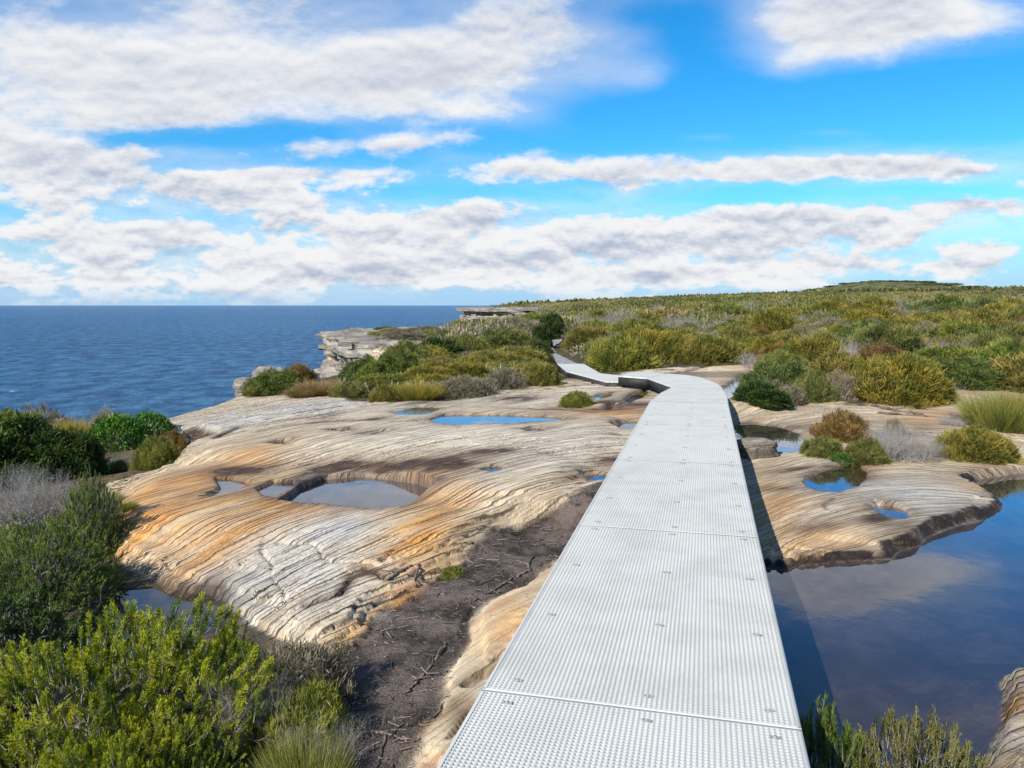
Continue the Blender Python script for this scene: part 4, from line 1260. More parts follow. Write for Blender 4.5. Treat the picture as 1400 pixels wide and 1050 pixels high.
def shrub(kind, x, y, z, sx, sy, h, label, cat="shrub", parts=True, group=None, name="shrub", rz=None, var=None):
    v = PROTO[kind][random.randrange(len(PROTO[kind])) if var is None else var]
    rz = random.uniform(0, 6.28) if rz is None else rz
    if parts:
        e = empty(name, (x, y, z), rz)
        obj("foliage" if kind not in ("dead", "deadfuzz") else "branch", v[0], parent=e)
        if v[1] is not None: obj("stem", v[1], parent=e)
    else:
        e = obj(name, v[2], loc=(x, y, z)); e.rotation_euler = (0, 0, rz)
    e.scale = (sx, sy, h)
    tag(e, label, cat, group)
    return e

def shrub_px(kind, px, py, w, h, label, cat="shrub", z=None, name="shrub", dep=.85, parts=True, rz=None, group=None):
    x, y, z = on_ground(px, py, z)
    dd = depth(x, y, z); rx = w * dd / F / 2
    yc = y + rx * dep * .75; xc = x * (yc / y)
    zc_ = max(min(zt(xc, yc), z + .25), z - .4)
    hh = (z + h * dd / F) - zc_
    return shrub(kind, xc, yc, zc_ - .03, rx * 1.05, rx * dep, max(hh, .1) * (.86 if kind not in ("dead", "deadfuzz") else .9), label, cat, parts, group, name, rz)

# ---------------- foreground, left
shrub("bright", -1.85, 3.35, -.72, .80, .60, .78, "bright yellow green sprigged shrub filling the bottom left corner", rz=.4)
shrub("bright", -2.75, 3.15, -.75, .6, .55, .62, "lower yellow green sprigged shrub at the left edge beside the bright corner shrub", rz=2.4)
shrub("bright", -1.55, 2.85, -.75, .5, .45, .55, "small yellow green shrub at the bottom edge in front of the bright corner shrub", rz=4.4)
shrub("greyb", -1.14, 3.72, -.60, .34, .30, .42, "grey green thin twiggy shrub between the bright corner shrub and the dark soil")
shrub("olive", -.98, 3.40, -.62, .26, .25, .34, "dull olive bush on the dark soil right of the bright corner shrub")
shrub("deadfuzz", -1.20, 3.42, -.60, .34, .3, .46, "small bare grey twigs rising at the right side of the bright corner shrub", "dead shrub", name="dead_shrub")
shrub("deadfuzz", -.86, 3.22, -.62, .30, .26, .34, "bare grey brush lying over the dark soil at the bottom edge", "dead shrub", name="dead_shrub")
shrub("tussock_green", -.88, 3.05, -.62, .16, .16, .32, "thin green grass tuft at the bottom edge on dark soil", "grass tuft", name="grass_tuft")
shrub("darksprig", -3.05, 4.0, -.68, .68, .6, .60, "very dark green shrub at the left edge behind the bright corner shrub")
shrub("darksprig", -3.35, 4.75, -.66, .50, .40, .36, "dark green shrub behind the small dark pool on the left")
shrub("midsprig", -3.75, 5.3, -.64, .66, .5, .46, "mid green leafy shrub at the left edge above the shaded pool")
shrub_px("midsprig", 128, 765, 105, 118, "green shrub with upright shoots beside the orange rock edge")
shrub_px("deadfuzz", 45, 745, 200, 118, "grey leafless brush of fine twigs at the left edge", "dead shrub", name="dead_shrub")
shrub_px("deadfuzz", 130, 740, 110, 90, "grey twigs mixed through the green shrub beside the orange rock", "dead shrub", name="dead_shrub")
shrub_px("midsprig", 60, 835, 200, 120, "green shrub with yellow new shoots in front of the grey leafless brush")
shrub_px("tussock_green", 152, 692, 34, 26, "upright green tuft on reddish litter at the edge of the orange rock", "grass tuft", name="grass_tuft")
shrub_px("tussock_green", 177, 698, 20, 20, "smallest green tuft on the litter, nearest the orange rock", "grass tuft", name="grass_tuft")
# ---------------- left middle
shrub_px("dark", 15, 668, 170, 102, "large dark green mounded shrub at the left edge of the view before the sea")
shrub_px("dark", 92, 655, 112, 74, "dark green shrub behind the grey leafless brush, left of the small puddle")
shrub_px("olive", 10, 612, 110, 58, "olive shrub topping the left edge against the sea")
shrub_px("greyb", 62, 605, 90, 52, "grey brown twiggy shrub against the sea left of the golden tuft", z=-.55)
shrub_px("tussock_gold", 103, 608, 52, 44, "golden upright tuft beside the broad leaved green shrub", "grass tuft", name="grass_tuft")
shrub_px("broad", 160, 617, 84, 56, "bright green broad leaved shrub in front of the sea, left half of the pair")
shrub_px("broad", 205, 606, 78, 48, "bright green broad leaved shrub touching the pale rock edge")
shrub_px("greyb", 150, 575, 50, 24, "small grey bare topped bush behind the broad leaved shrub", z=-.6)
shrub_px("olive", 214, 641, 66, 48, "olive brown spiky shrub beside the hollow in the rock")
shrub_px("rust", 236, 618, 42, 34, "brownish shrub behind the spiky olive shrub beside the hollow")
shrub_px("olive", 163, 645, 30, 18, "low dark tuft of leaves between two small puddles")
# ---------------- beside the far rock edge
shrub_px("green", 378, 540, 80, 36, "green rounded shrub beside the boulders above the sea")
shrub_px("olive", 352, 542, 44, 22, "low olive bush in front of the boulder above the sea")
shrub_px("rust", 405, 524, 60, 28, "dark brown topped bush behind the green shrub by the boulders")
shrub_px("straw", 440, 541, 72, 30, "dry reddish brown grass clump at the edge of the pale rock", "grass tuft", name="grass_tuft")
shrub_px("straw", 415, 543, 50, 20, "low straw coloured grass in front of the green shrub by the boulders", "grass tuft", name="grass_tuft")
shrub_px("green", 452, 537, 34, 16, "small dark green bush among the dry brown grass")
for (k, px, py, w, h, lb) in [
    ("green", 500, 528, 86, 44, "bright green mounded shrub nearest the sea ledge"), ("green", 545, 520, 80, 40, "green shrub right of the one nearest the sea ledge"),
    ("olive", 478, 544, 60, 24, "grey green low bush on the rock edge below the bright green mound"), ("gold", 528, 549, 54, 26, "golden low bush at the pale rock edge"),
    ("tussock_gold", 572, 549, 60, 34, "golden straggly bush at the pale rock edge right of the low golden one"),
    ("gold", 590, 530, 90, 40, "golden mound rising behind the straggly bush"), ("greyb", 632, 545, 100, 36, "brown twiggy skirted bush sprawling at the rock edge"),
    ("gold", 640, 527, 90, 38, "golden green mound behind the brown twiggy bush"), ("gold", 738, 527, 62, 38, "round golden shrub touching the low boardwalk section"),
    ("greyb", 690, 533, 60, 34, "straw grey bush left of the round golden shrub"), ("gold", 700, 508, 110, 38, "wide golden mound behind the round golden shrub"),
    ("gold", 655, 511, 70, 34, "golden mound left of the wide one"), ("green", 745, 503, 36, 28, "green bush at the bend of the low boardwalk"),
    ("olive", 560, 503, 90, 40, "dark olive shrub behind the green mounds near the sea ledge"), ("dark", 600, 497, 90, 40, "dark green shrub in the middle of the left heath"),
    ("olive", 640, 490, 90, 38, "olive shrub behind the golden mounds"), ("olive", 690, 482, 90, 38, "olive shrub beside the grey track, left side"),
    ("green", 735, 486, 50, 28, "green shrub at the left edge of the grey track"), ("greyb", 720, 470, 60, 38, "grey brown shrub left of the dark hedge"), ("greyb", 700, 458, 70, 28, "grey brown shrub behind the other grey one, left of the dark hedge"), ("olive", 732, 452, 50, 28, "olive shrub behind the dark hedge"),
    ("dark", 741, 478, 34, 40, "dark hedge shrub nearest on the left of the grey track"), ("dark", 748, 466, 34, 38, "dark hedge shrub halfway along the left of the grey track"),
    ("dark", 756, 457, 36, 32, "farthest dark hedge shrub on the left of the grey track"),
    ("olive", 788, 557, 50, 24, "dark olive bush alone on the bare rock between the puddles")]:
    shrub_px(k, px, py, w, h, lb)
for (x, y, r_, h_, k, lb) in [(-7.2, 47, 1.0, .35, "greyb", "low grey scrub on top of the near sea ledge"), (-5.6, 50, 1.2, .4, "greyb", "wide grey scrub on top of the near sea ledge, landward side"),
                              (-8.4, 51.5, .8, .3, "olive", "small olive scrub on top of the near sea ledge")]:
    shrub(k, x, y, -.22, r_, r_, h_, lb)
# ---------------- right of the boardwalk
for (k, px, py, w, h, lb, ct) in [
    ("dark", 1040, 556, 84, 38, "dark green shrub beside the right edge of the boardwalk turn", "shrub"), ("greyb", 1068, 553, 70, 34, "grey twiggy shrub right of the dark one by the boardwalk", "shrub"),
    ("olive", 1110, 550, 60, 46, "olive shrub right of the grey twiggy one", "shrub"), ("olive", 1075, 520, 90, 44, "olive brown shrub behind the dark one by the boardwalk", "shrub"),
    ("gold", 1110, 512, 110, 60, "tall rounded golden olive shrub behind the small bare tree", "shrub"), ("rust", 1060, 500, 60, 34, "brown shrub at the rim of the rock slabs", "shrub"),
    ("gold", 1222, 553, 150, 74, "largest golden green mound, standing on the right hand rock", "shrub"), ("gold", 1175, 545, 60, 46, "golden green shrub joined to the left side of the largest mound", "shrub"),
    ("greyb", 1150, 546, 50, 46, "pale straw grey shrub left of the largest golden mound", "shrub"), ("green", 1310, 533, 110, 44, "green shrub over the pale rock hump on the right", "shrub"),
    ("olive", 1300, 512, 120, 42, "olive shrub behind the green one over the rock hump", "shrub"), ("green", 1370, 520, 90, 54, "green shrub at the right edge above the rock hump", "shrub"),
    ("tussock_green", 1366, 592, 84, 66, "tall green rushes at the right edge beside the brown puddle", "grass tuft"), ("tussock_gold", 1395, 590, 70, 66, "golden rushes at the right edge behind the green rushes", "grass tuft"),
    ("gold", 1333, 633, 112, 54, "rounded golden brush on the rock shelf at the right", "shrub"),
    ("rust", 1150, 604, 84, 46, "red brown and green shrub on the rock shelf, behind the yellow leaved one", "shrub"), ("olive", 1125, 626, 56, 34, "dark olive shrub at the left end of the shelf thicket", "shrub"),
    ("olive", 1182, 634, 72, 38, "olive spiky shrub in the middle of the shelf thicket", "shrub"), ("broad", 1150, 634, 34, 20, "small yellow green leafed bush at the front of the shelf thicket", "shrub"),
    ("olivesprig", 1223, 597, 30, 28, "small pale green leafy bush behind the grey twigs on the shelf", "shrub")]:
    shrub_px(k, px, py, w, h, lb, ct, name="shrub" if ct == "shrub" else "grass_tuft")
for (px, py, w, h, lb) in [(1215, 636, 120, 72, "grey leafless bush of tangled twigs on the rock shelf"), (1258, 634, 90, 50, "low grey leafless twigs between the tangled bush and golden brush"),
                           (1300, 585, 50, 22, "grey dead twigs beside the brown puddle on the right")]:
    shrub_px("deadfuzz", px, py, w, h, lb, "dead shrub", name="dead_shrub")
for (px, py, w, h, lb) in [(1205, 632, 70, 56, "thicker grey dead branches inside the tangled bush on the rock shelf"), (1246, 635, 80, 46, "thicker grey dead branches low beside the golden brush on the shelf"), (1155, 515, 50, 62, "small bleached bare tree leaning right among golden shrubs"), (1298, 553, 60, 34, "white dead branches at the foot of the green shrub over the rock hump"),
                           (1388, 515, 50, 44, "white dead branches at the right edge of the slope"), (1025, 505, 50, 30, "white dead branches beside the rock slabs")]:
    shrub_px("dead", px, py, w, h, lb, "dead shrub", name="dead_shrub")
# ---------------- bottom right
shrub("fir", 1.36, 3.15, -.62, .20, .18, .34, "dark feathery green shrub beside the boardwalk at the bottom edge")
shrub("olivesprig", 1.72, 3.05, -.62, .28, .24, .36, "olive yellow shrub with upright shoots in front of the large pool")
shrub("deadfuzz", 2.22, 3.05, -.50, .22, .2, .16, "small grey dead twigs on the rock in the bottom right corner", "dead shrub", name="dead_shrub")
# ---------------- soil
shrub_px("olive", 616, 790, 54, 7, "thin low green growth on the dark soil under the rock edge", z=SOIL_Z, name="ground_plant", cat="plant")
shrub_px("deadfuzz", 520, 856, 56, 22, "grey dead grass tuft on the dark soil", "grass tuft", z=SOIL_Z, name="grass_tuft")

# dead roots and sticks on the soil
def stick(pts, r, label, z=SOIL_Z + .02, seed=1):
    P = [Vector((*G(px, py, z), 0)) for px, py in pts]
    for p_ in P: p_.z = zt(p_.x, p_.y) + r * .6
    segs = []; n = 6; Q_ = []
    for a, b in zip(P[:-1], P[1:]):
        for i in range(n): Q_.append(a.lerp(b, i / n))
    Q_.append(P[-1])
    rnd = random.Random(seed)
    for i, q in enumerate(Q_): q += Vector((rnd.gauss(0, r * .4), rnd.gauss(0, r * .4), rnd.gauss(0, r * .25)))
    m_ = len(Q_)
    for i in range(m_ - 1):
        segs.append((*Q_[i], *Q_[i + 1], r * (1 - .6 * i / m_), r * (1 - .6 * (i + 1) / m_)))
        if rnd.random() < .18:
            d = Vector((rnd.gauss(0, 1), rnd.gauss(0, 1), .3)).normalized()
            segs.append((*Q_[i], *(Q_[i] + d * r * 8), r * .4, r * .15))
    a = Acc(); tubes(a, segs, wood=0.0)
    c = P[0].copy(); a.V = [a.V[0] - np.array(c)]
    o = obj("branch", a.mesh("branch", BARK), loc=c)
    tag(o, label, "branch")
stick([(728, 758), (722, 772), (724, 780), (700, 790), (670, 806), (648, 822)], .014, "twisted grey root on the dark soil close to the boardwalk", seed=1)
stick([(608, 876), (602, 892), (588, 908), (570, 928), (552, 942)], .012, "pale grey forked stick lying on the middle of the dark soil", seed=3)
stick([(574, 788), (568, 800), (566, 808)], .012, "short grey root curling at the foot of the striped rock", seed=5)
stick([(530, 812), (550, 800), (562, 790)], .016, "dark root running along the foot of the striped rock", seed=2)
stick([(528, 1000), (520, 1030), (512, 1050)], .009, "thin upright curved stick at the bottom edge of the soil", seed=7)
stick([(508, 998), (534, 1002), (556, 1012)], .009, "thin brown stick lying across the soil near the bottom edge", seed=9)
stick([(612, 948), (596, 968), (586, 985)], .008, "thin dark stick beside the small rock ledge", seed=4)
stick([(1193, 553), (1225, 559), (1262, 564)], .03, "grey driftwood branches below the largest golden mound", z=-.25, seed=12)
stick([(1200, 560), (1235, 564), (1270, 566)], .02, "thinner driftwood branch in front of the other driftwood", z=-.25, seed=14)

# boulders
boulder(342, 543, 46, 26, "pale rounded boulder at the cliff edge, lower of the pair", 3, z=-.55)
boulder(366, 528, 42, 26, "pale boulder behind the lower one at the cliff edge", 5, z=-.45)
boulder(1034, 632, 62, 30, "dark grey layered rock slab beside the boardwalk", 9, z=-.42, name="rock_slab", lay_=.12)
boulder(700, 1200, 10, 10, "x", 1, z=-.5) if False else None
boulder(798, 444, 40, 12, "bare pale rock patch in the heath beyond the dark hedge", 14)
boulder(966, 422, 16, 5, "small pale rock far up the heath slope", 15)

# ---------------- heath on the slope
lab_kind = {"gold": "golden rounded heath shrub", "olive": "olive rounded heath shrub", "green": "green bushy heath shrub", "rust": "rusty brown heath shrub", "greyb": "grey brown twiggy heath shrub",
            "dead": "bleached leafless shrub"}
pathpts = [(2.0, 16.6), (1.7, 19), (1.65, 21.3), (1.75, 23.5), (1.62, 26), (1.35, 29), (1.35, 32), (1.75, 36), (2.25, 40), (2.6, 46)]
pp_ = np.array(pathpts)
def path_x(y): return float(np.interp(y, pp_[:, 1], pp_[:, 0]))
RZ = rockzone
def in_rock(x, y):
    if y > 22: return False
    return float(sdf(np.array([x]), np.array([y]), RZ)[0]) < .35
HAND = [(o.location.x, o.location.y, max(o.scale[0], .2)) for o in SC.objects if o.get("category") in ("shrub", "grass tuft", "dead shrub") and o.location.y > 11]
PLACED = list(HAND)
rs = random.Random(42)
made = 0
cand = []
for tr_ in range(9000):
    d_ = 14.5 + 36 * rs.random() ** .9
    ang = math.radians(rs.uniform(-16, 35.5))
    x, y = d_ * math.sin(ang), d_ * math.cos(ang)
    cand.append((d_, x, y))
for d_, x, y in cand:
    if made >= 255: break
    px_ = path_x(y) if y < 46 else 3
    left = x < px_
    if left and (x < cliff_x(y) + 1.5 or (y > 33 and x < -4 and y < 60 and x < -8)): continue
    if abs(x - px_) < 1.0 + (.6 if y > 24 else .2): continue
    if in_rock(x, y): continue
    r = rs.uniform(.55, 1.05) * (1 + (d_ - 15) * .012)
    if any((x - a) ** 2 + (y - b) ** 2 < (.72 * (r + c_)) ** 2 for a, b, c_ in PLACED): continue
    PLACED.append((x, y, r))
    n_ = fbm(np.array([x * .16]), np.array([y * .16]), 3, 200)[0] + rs.gauss(0, .12)
    if left and d_ > 36: kd = "greyb" if rs.random() < .65 else "olive"
    elif n_ > .16: kd = "green" if rs.random() < .35 else "olive"
    elif n_ < -.22: kd = "rust" if rs.random() < .4 else "greyb"
    else: kd = rs.choice(["gold", "gold", "gold", "olive"])
    if rs.random() < .10 and not left: kd = "dead"
    h = r * rs.uniform(.7, 1.0)
    if kd == "dead": h *= 1.15
    if left: h *= .45 if d_ > 26 else .7
    side = "left of the track" if left else ("right of the track" if x < y * .27 else "at the far right")
    zone = "nearest band" if d_ < 22 else ("middle band" if d_ < 33 else "upper band")
    shrub(kd, x, y, zt(x, y) - .05, r * rs.uniform(.95, 1.25), r, h, f"{lab_kind[kd]} in the {zone} of the heath {side}", "shrub" if kd != "dead" else "dead shrub",
          parts=False, group=f"{lab_kind[kd]}s, {zone} {side}", name="heath_shrub" if kd != "dead" else "dead_shrub")
    made += 1

# dead thickets that stand out on the slope
for (px, py, n_, w, h, lb) in [(842, 458, 5, 80, 40, "tall bleached leafless shrub in the thicket beyond the boardwalk turn"), (1292, 450, 5, 90, 30, "bleached leafless shrub in the thicket high on the right"),
                               (1010, 446, 6, 130, 26, "grey leafless shrub scattered above the boardwalk turn"), (1272, 478, 3, 60, 34, "leafless shrub among the green mounds on the right"),
                               (1150, 462, 3, 60, 20, "grey leafless shrub in the middle of the slope")]:
    for k in range(n_):
        shrub_px("dead", px + rs.uniform(-.5, .5) * w, py + rs.uniform(-3, 3), 34, h * rs.uniform(.75, 1.1), lb, "dead shrub", name="dead_shrub", parts=False, group=lb + "s")

for k in range(42):
    d_ = rs.uniform(34, 85); ang = math.radians(rs.uniform(5, 34)); x, y = d_ * math.sin(ang), d_ * math.cos(ang)
    q = rs.uniform(.7, 1.3)
    shrub("dead", x, y, zt(x, y), q, q, q * 1.15, "bare grey stick shrub standing out of the far heath slope", "dead shrub", False, "bare grey shrubs on the far slope", "dead_shrub")

# ---------------- far heath: one mass
def mass(name, n, rmin, rmax, amin, amax, nbl, bl, bw, rad, hgt, seed, mat, keep):
    rng = np.random.default_rng(seed)
    d_ = rmin + (rmax - rmin) * rng.random(n) ** .75; a = np.radians(rng.uniform(amin, amax, n))
    x = d_ * np.sin(a); y = d_ * np.cos(a)
    ok = keep(x, y)
    x, y, d_ = x[ok], y[ok], d_[ok]
    i = np.clip(np.searchsorted(GX, x) - 1, 0, nx - 2); j = np.clip(np.searchsorted(GY, y) - 1, 0, ny - 2)
    z = Z[j, i]
    n = len(x); acc = Acc()
    hd = hemi(n * nbl, rng, .0)
    k = np.repeat(np.arange(n), nbl)
    rr = rad * (.6 + .8 * rng.random(n)); hh = hgt * (.5 + .9 * rng.random(n))
    P = np.stack([x[k] + hd[:, 0] * rr[k], y[k] + hd[:, 1] * rr[k], z[k] + hd[:, 2] * hh[k] - bl * .3], 1)
    D = nrm_(hd * .9 + np.array([0, 0, .35]) + rng.normal(size=hd.shape) * .35)
    cl = np.clip(.5 + 1.3 * fbm(x * .05, y * .03, 3, seed) + rng.normal(size=n) * .22, 0, 1)
    blades(acc, P, D, bl * (.6 + .8 * rng.random(len(k))), bw, np.clip(cl[k] + rng.normal(size=len(k)) * .12, 0, 1), tw=.5, rng=rng)
    o = obj(name, acc.mesh(name, mat)); tag(o, kind="stuff")
    return o
notpath = lambda x, y: (np.abs(x - np.interp(y, pp_[:, 1], pp_[:, 0])) > 1.1) | (y > 48)
land = lambda x, y: (x > cliff_x(y) + 1.5)
off_ledge = lambda x, y: ~((y > 33) & (y < 64) & (x < -3.2)) & ~((y > 103) & (y < 142) & (x < 3))
rock_free = lambda x, y: ~((y < 22) & (sdf(x, y, RZ) < .3))
mass("heath_undergrowth", 5200, 14.3, 55, -18, 36, 34, .13, .03, .32, .20, 501, GREYB, lambda x, y: notpath(x, y) & land(x, y) & rock_free(x, y) & off_ledge(x, y))
mass("far_heath", 9000, 44, 210, -14, 37, 44, .20, .10, 1.0, .62, 502, OLIVE, lambda x, y: notpath(x, y) & land(x, y) & off_ledge(x, y))
mass("far_heath", 2600, 40, 160, -14, 37, 44, .22, .09, 1.0, .7, 503, FARH, lambda x, y: notpath(x, y) & land(x, y) & off_ledge(x, y))
mass("far_heath", 2600, 36, 130, -14, 4, 44, .26, .07, .9, .6, 504, GREYB, lambda x, y: notpath(x, y) & land(x, y) & off_ledge(x, y))
patch = lambda x, y, sd, th: fbm(x * .045, y * .03, 3, sd) > th
mass("far_heath", 5200, 40, 260, -12, 37, 40, .24, .08, 1.0, .72, 507, GREYB, lambda x, y: notpath(x, y) & land(x, y) & off_ledge(x, y) & patch(x, y, 81, .10))
mass("far_heath", 5200, 40, 300, -8, 37, 40, .22, .10, 1.1, .85, 508, GREEN, lambda x, y: notpath(x, y) & land(x, y) & off_ledge(x, y) & patch(x, y, 83, .14))
mass("far_heath", 3000, 40, 300, -4, 37, 40, .22, .10, 1.0, .75, 509, RUST, lambda x, y: notpath(x, y) & land(x, y) & off_ledge(x, y) & patch(x, y, 85, .18))
mass("distant_heath", 3000, 150, 700, 2, 37, 30, .6, .6, 3.0, .9, 510, FARD, lambda x, y: land(x, y) & patch(x * .3, y * .3, 87, .08))
mass("distant_heath", 7000, 200, 1000, -4, 37, 26, .7, .6, 3.2, 1.1, 505, FARH, lambda x, y: land(x, y))
mass("distant_heath", 2200, 240, 1000, 3, 37, 30, .6, .6, 3.0, 1.3, 506, DARK, lambda x, y: land(x, y))

def hill_cover(seed, cx_, cy_, rx_, ry_, n, mat):
    rng = np.random.default_rng(seed)
    x = cx_ + rng.normal(size=n) * rx_; y = cy_ + rng.normal(size=n) * ry_
    i = np.clip(np.searchsorted(GX, x) - 1, 0, nx - 2); j = np.clip(np.searchsorted(GY, y) - 1, 0, ny - 2)
    z = Z[j, i]; nbl = 22; acc = Acc(); k = np.repeat(np.arange(n), nbl)
    hd = hemi(n * nbl, rng, .0)
    rr = 2.6 * (.6 + .8 * rng.random(n)); hh = 1.2 * (.5 + .9 * rng.random(n))
    P = np.stack([x[k] + hd[:, 0] * rr[k], y[k] + hd[:, 1] * rr[k], z[k] + hd[:, 2] * hh[k] - .5], 1)
    D = nrm_(hd * .9 + np.array([0, 0, .3]) + rng.normal(size=hd.shape) * .4)
    blades(acc, P, D, .8, .8, np.clip(.5 + rng.normal(size=n) * .25, 0, 1)[k], tw=.6, rng=rng)
    tag(obj("hill_scrub", acc.mesh("hill_scrub", mat)), kind="stuff")
hill_cover(601, 430, 880, 95, 75, 5200, FARD)

# loose bits of bark, twigs and grit lying on the soil and in the hollows
def litter_bits(name, n, pts, seed, smin, smax, mat):
    rng = np.random.default_rng(seed)
    x0, x1 = min(p[0] for p in pts), max(p[0] for p in pts); y0, y1 = max(2.6, min(p[1] for p in pts)), max(p[1] for p in pts)
    x = rng.uniform(x0, x1, n * 6); y = rng.uniform(y0, y1, n * 6)
    ok = sdf(x, y, pts) < -.03; x, y = x[ok][:n], y[ok][:n]; n = len(x)
    cl = fbm(x * 2.5, y * 2.5, 3, seed); keep = cl + rng.normal(size=n) * .25 > -.05
    x, y = x[keep], y[keep]; n = len(x)
    z = np.array([zt(a, b) for a, b in zip(x, y)])
    L = smin + (smax - smin) * rng.random(n) ** 3; a = rng.random(n) * 6.283
    p0 = np.stack([x, y, z + .004], 1); p1 = p0 + np.stack([np.cos(a) * L, np.sin(a) * L, L * .25 * rng.random(n)], 1)
    r = .0022 + .05 * L * rng.random(n)
    acc = Acc(); tubes(acc, np.concatenate([p0, p1, r[:, None], r[:, None] * .6], 1), tuft=rng.random(n), wood=0.0)
    tag(obj(name, acc.mesh(name, mat)), kind="stuff")
SOILV = [p for p in SOIL if p[1] > 2.2] 
litter_bits("leaf_litter", 1500, SOIL, 701, .012, .10, BARK)
litter_bits("leaf_litter", 500, SOIL, 702, .01, .05, STRAW)
litter_bits("leaf_litter", 350, SOIL, 703, .008, .035, WOOD)
litter_bits("leaf_litter", 900, poly([(120, 640), (190, 660), (140, 740), (60, 760), (60, 640)], BANK_Z), 704, .015, .12, RUST)
# ================================================================== SKY AND SUN
world = bpy.data.worlds.new("World")
SC.world = world
world.use_nodes = True
world.node_tree.nodes.clear()
nt = NT(world.node_tree)
wout = nt.new('ShaderNodeOutputWorld')
bg = nt.new('ShaderNodeBackground')
sky = nt.new('ShaderNodeTexSky')
sky.sky_type = 'NISHITA'
sky.sun_disc = False
sky.sun_elevation = SUN_EL
sky.sun_rotation = math.atan2(SUN_DIR.x, SUN_DIR.y)
sky.air_density = 1.0; sky.dust_density = 0.3; sky.ozone_density = 2.0
SKY_K = 0.11
tc = nt.new('ShaderNodeTexCoord')
dirv = nt.vmath('NORMALIZE', tc.outputs['Generated'])
sx_, sy_, sz_ = nt.sep(dirv)
ay = nt.math('MAXIMUM', nt.math('ABSOLUTE', sy_), 0.08)
zc = nt.math('MAXIMUM', sz_, 0.0)
A = nt.math('DIVIDE', sx_, ay)
E = nt.math('DIVIDE', sz_, ay)
ae = nt.comb(A, E, 0.0)

def dir_ae(px, py):
    a = (px - 700) / F; b = -(py - 525) / F
    dy, dz = CP + b * SP, -SP + b * CP
    return a / dy, dz / dy

def blobs(lst):
    acc = None
    for (px, py, rx, ry, amp) in lst:
        a0, e0_ = dir_ae(px, py)
        v = nt.vmath('SUBTRACT', ae, (a0, e0_, 0))
        v = nt.vmath('MULTIPLY', v, (F / rx, F / ry, 0))
        q = nt.vmath('DOT_PRODUCT', v, v, out=1)
        g = nt.math('POWER', 0.3679, q)
        acc = nt.math('MULTIPLY', g, amp) if acc is None else nt.math('MULTIPLY_ADD', g, amp, acc)
    return acc

bias = blobs([
    (40, 70, 300, 100, .42), (330, 110, 240, 52, .36), (650, 92, 190, 40, .40), (400, 22, 300, 36, .30), (130, 18, 90, 22, -.15), (560, 22, 90, 18, -.10), (730, 40, 120, 24, .16), (885, 108, 40, 22, .26),
    (640, 150, 90, 14, .18), (690, 152, 60, 14, .10), (230, 190, 190, 13, -.36), (430, 178, 120, 12, -.22), (560, 195, 120, 14, .16), (900, 165, 90, 22, -.22), (960, 60, 60, 60, -.32),
    (1080, 150, 230, 38, -.5), (480, 232, 260, 10, -.16), (820, 196, 200, 12, -.14), (800, 270, 200, 8, -.12), (1340, 140, 120, 50, -.45), (870, 18, 80, 20, -.2), (1190, 34, 190, 52, .58), (1230, 0, 150, 36, .35), (1075, 92, 40, 18, .26), (1100, 55, 60, 26, .15),
    (40, 210, 110, 34, .36), (120, 262, 160, 30, .30), (330, 262, 120, 26, .28), (410, 236, 140, 9, .40), (250, 228, 50, 12, -.15), (560, 262, 160, 12, -.10), (640, 300, 150, 24, .28),
    (500, 300, 90, 20, .2), (200, 318, 240, 14, .2), (1130, 226, 200, 17, .55), (1000, 240, 90, 10, .3), (1325, 234, 34, 6, .35), (960, 186, 60, 8, .28), (1130, 180, 60, 7, .22), (858, 258, 26, 14, .38),
    (720, 232, 120, 12, .22), (1100, 266, 240, 7, -.15), (1260, 258, 90, 7, -.2), (1340, 282, 90, 11, .36), (1180, 300, 220, 12, .30), (960, 322, 170, 22, .34), (830, 330, 60, 18, .2),
    (1340, 343, 60, 9, .40), (1298, 364, 30, 5, .45), (1110, 362, 90, 13, .36), (930, 370, 120, 8, .25), (250, 352, 420, 22, .24), (720, 352, 220, 20, .26), (450, 382, 520, 14, .26), (820, 378, 260, 14, .22), (450, 335, 600, 60, .08), (1050, 335, 260, 40, .10), (1270, 385, 180, 12, -.2)])

den = nt.math('ADD', zc, 0.10)
P1 = nt.comb(nt.math('DIVIDE', sx_, den), nt.math('DIVIDE', sy_, den), 0.0)
den2 = nt.math('ADD', zc, 0.125)
P2 = nt.comb(nt.math('DIVIDE', sx_, den2), nt.math('DIVIDE', sy_, den2), 0.0)
d1 = nt.noise(P1, 0.75, 6, .50, .2)
d2_ = nt.noise(P2, 0.75, 9, .60, .25)
# heaped cumulus: billows in azimuth and elevation, lit from above
def billow(de):
    e_ = nt.math('ADD', E, de)
    v = nt.comb(nt.math('MULTIPLY', A, 11.5), nt.math('MULTIPLY', e_, 25.0), 2.7)
    v2 = nt.comb(nt.math('MULTIPLY', A, 3.4), nt.math('MULTIPLY', e_, 7.5), 5.1)
    hi = nt.ramp(E, .10, .30, .12, .88)
    n1_ = nt.noise(v, 1.0, 8, .60, .1); n2_ = nt.noise(v2, 1.0, 10, .60, .1)
    return nt.math('ADD', nt.math('MULTIPLY', n1_, nt.math('SUBTRACT', 1.0, hi)), nt.math('MULTIPLY', n2_, hi))
u1 = billow(0.0); u2 = billow(0.009)
mixf = nt.ramp(E, .10, .34, 1.0, .35)
base = nt.math('MULTIPLY', nt.math('SUBTRACT', d1, 0.5), nt.math('MULTIPLY_ADD', mixf, -.6, 1.2))
base = nt.math('ADD', base, nt.math('MULTIPLY', nt.math('SUBTRACT', u1, .5), nt.math('MULTIPLY_ADD', mixf, 1.1, .9)))
dens = nt.math('ADD', base, bias)
crisp = nt.ramp(E, .10, .30, 1.75, 1.0)
cov = nt.ramp(nt.math('MULTIPLY', nt.math('SUBTRACT', dens, nt.ramp(E, .06, .16, .03, .085)), crisp), -0.08, 0.34)
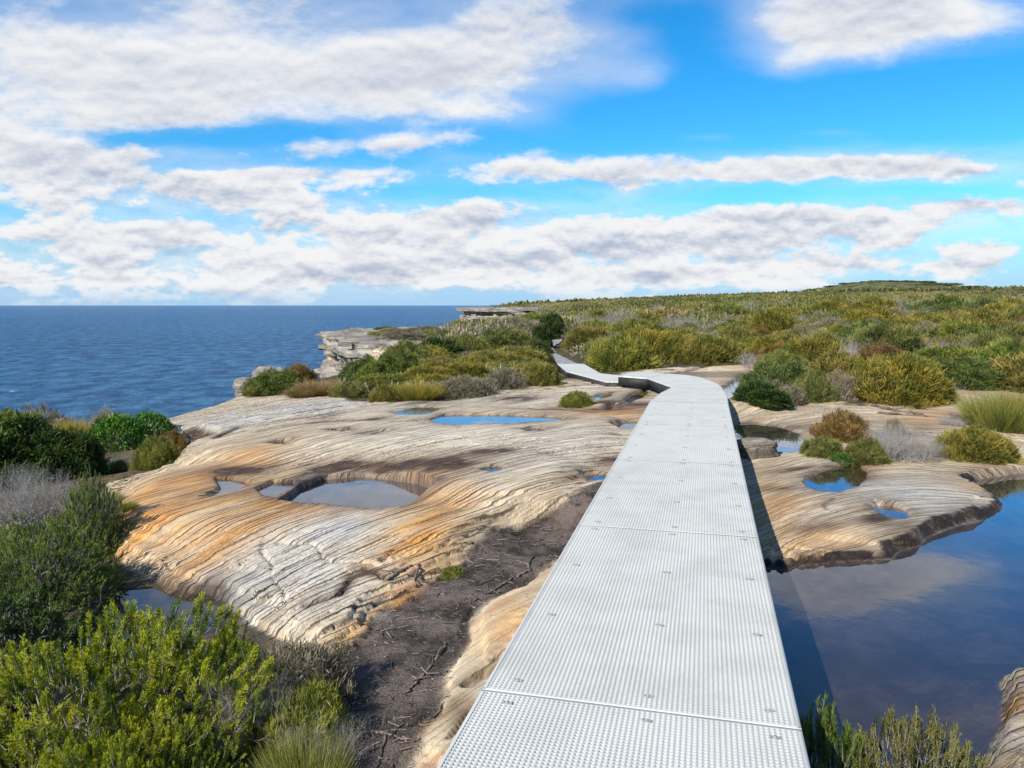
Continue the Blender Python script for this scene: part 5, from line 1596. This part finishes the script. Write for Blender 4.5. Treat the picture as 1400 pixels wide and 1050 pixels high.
veil = nt.ramp(nt.math('ADD', nt.math('MULTIPLY', nt.math('SUBTRACT', d2_, .5), 1.5), nt.math('MULTIPLY', bias, .9)), -.20, .5, 0, .55)
cov = nt.math('MAXIMUM', cov, veil)
low = nt.ramp(E, 0.0, 0.030, 0.40, 1.0)
cov = nt.math('MULTIPLY', cov, low)
thick = nt.ramp(dens, 0.10, 0.80)
lit = nt.math('ADD', nt.math('MULTIPLY', nt.math('SUBTRACT', u1, u2), 2.5), nt.math('MULTIPLY', nt.math('SUBTRACT', d1, .5), -.5))
lit = nt.math('ADD', lit, nt.math('MULTIPLY_ADD', thick, -.26, .76))
ccol = nt.mix(nt.ramp(lit, .20, .90), (0.45, 0.525, 0.68), (0.97, 0.975, 0.99))
k = 1.0 / SKY_K
ccol = nt.mix(1.0, ccol, (k * .64, k * .64, k * .64), 'MULTIPLY')
hs = nt.new('ShaderNodeHueSaturation')
hs.inputs['Saturation'].default_value = 1.45; hs.inputs['Value'].default_value = 1.0; hs.inputs['Hue'].default_value = 0.485
nt.put(hs.inputs['Color'], sky.outputs[0])
skyc = nt.mix(1.0, hs.outputs[0], (0.44, 0.84, 1.10), 'MULTIPLY')
# pale blue air just above the horizon
hz = nt.ramp(E, 0.0, 0.16, 0.85, 0.0)
skyc = nt.mix(hz, skyc, (0.26 * k, 0.42 * k, 0.64 * k))
final = nt.mix(cov, skyc, ccol)
nt.put(bg.inputs['Color'], final)
bg.inputs['Strength'].default_value = SKY_K
nt.l.new(bg.outputs[0], wout.inputs[0])

sd = bpy.data.lights.new("sun", 'SUN')
sd.energy = 4.9; sd.angle = R(0.55); sd.color = (1.0, 0.93, 0.82)
so = bpy.data.objects.new("sun", sd); COL.objects.link(so)
sv = Vector((SUN_DIR.x * math.cos(SUN_EL), SUN_DIR.y * math.cos(SUN_EL), math.sin(SUN_EL)))
so.rotation_euler = (-sv).to_track_quat('-Z', 'Y').to_euler()
so.location = (-20, -20, 30)

SC.view_settings.view_transform = 'Standard'
SC.view_settings.look = 'None'
SC.view_settings.exposure = 0.55
SC.view_settings.gamma = 1.0
SC.cycles.max_bounces = 8
SC.cycles.transparent_max_bounces = 12
SC.cycles.caustics_reflective = False; SC.cycles.caustics_refractive = False
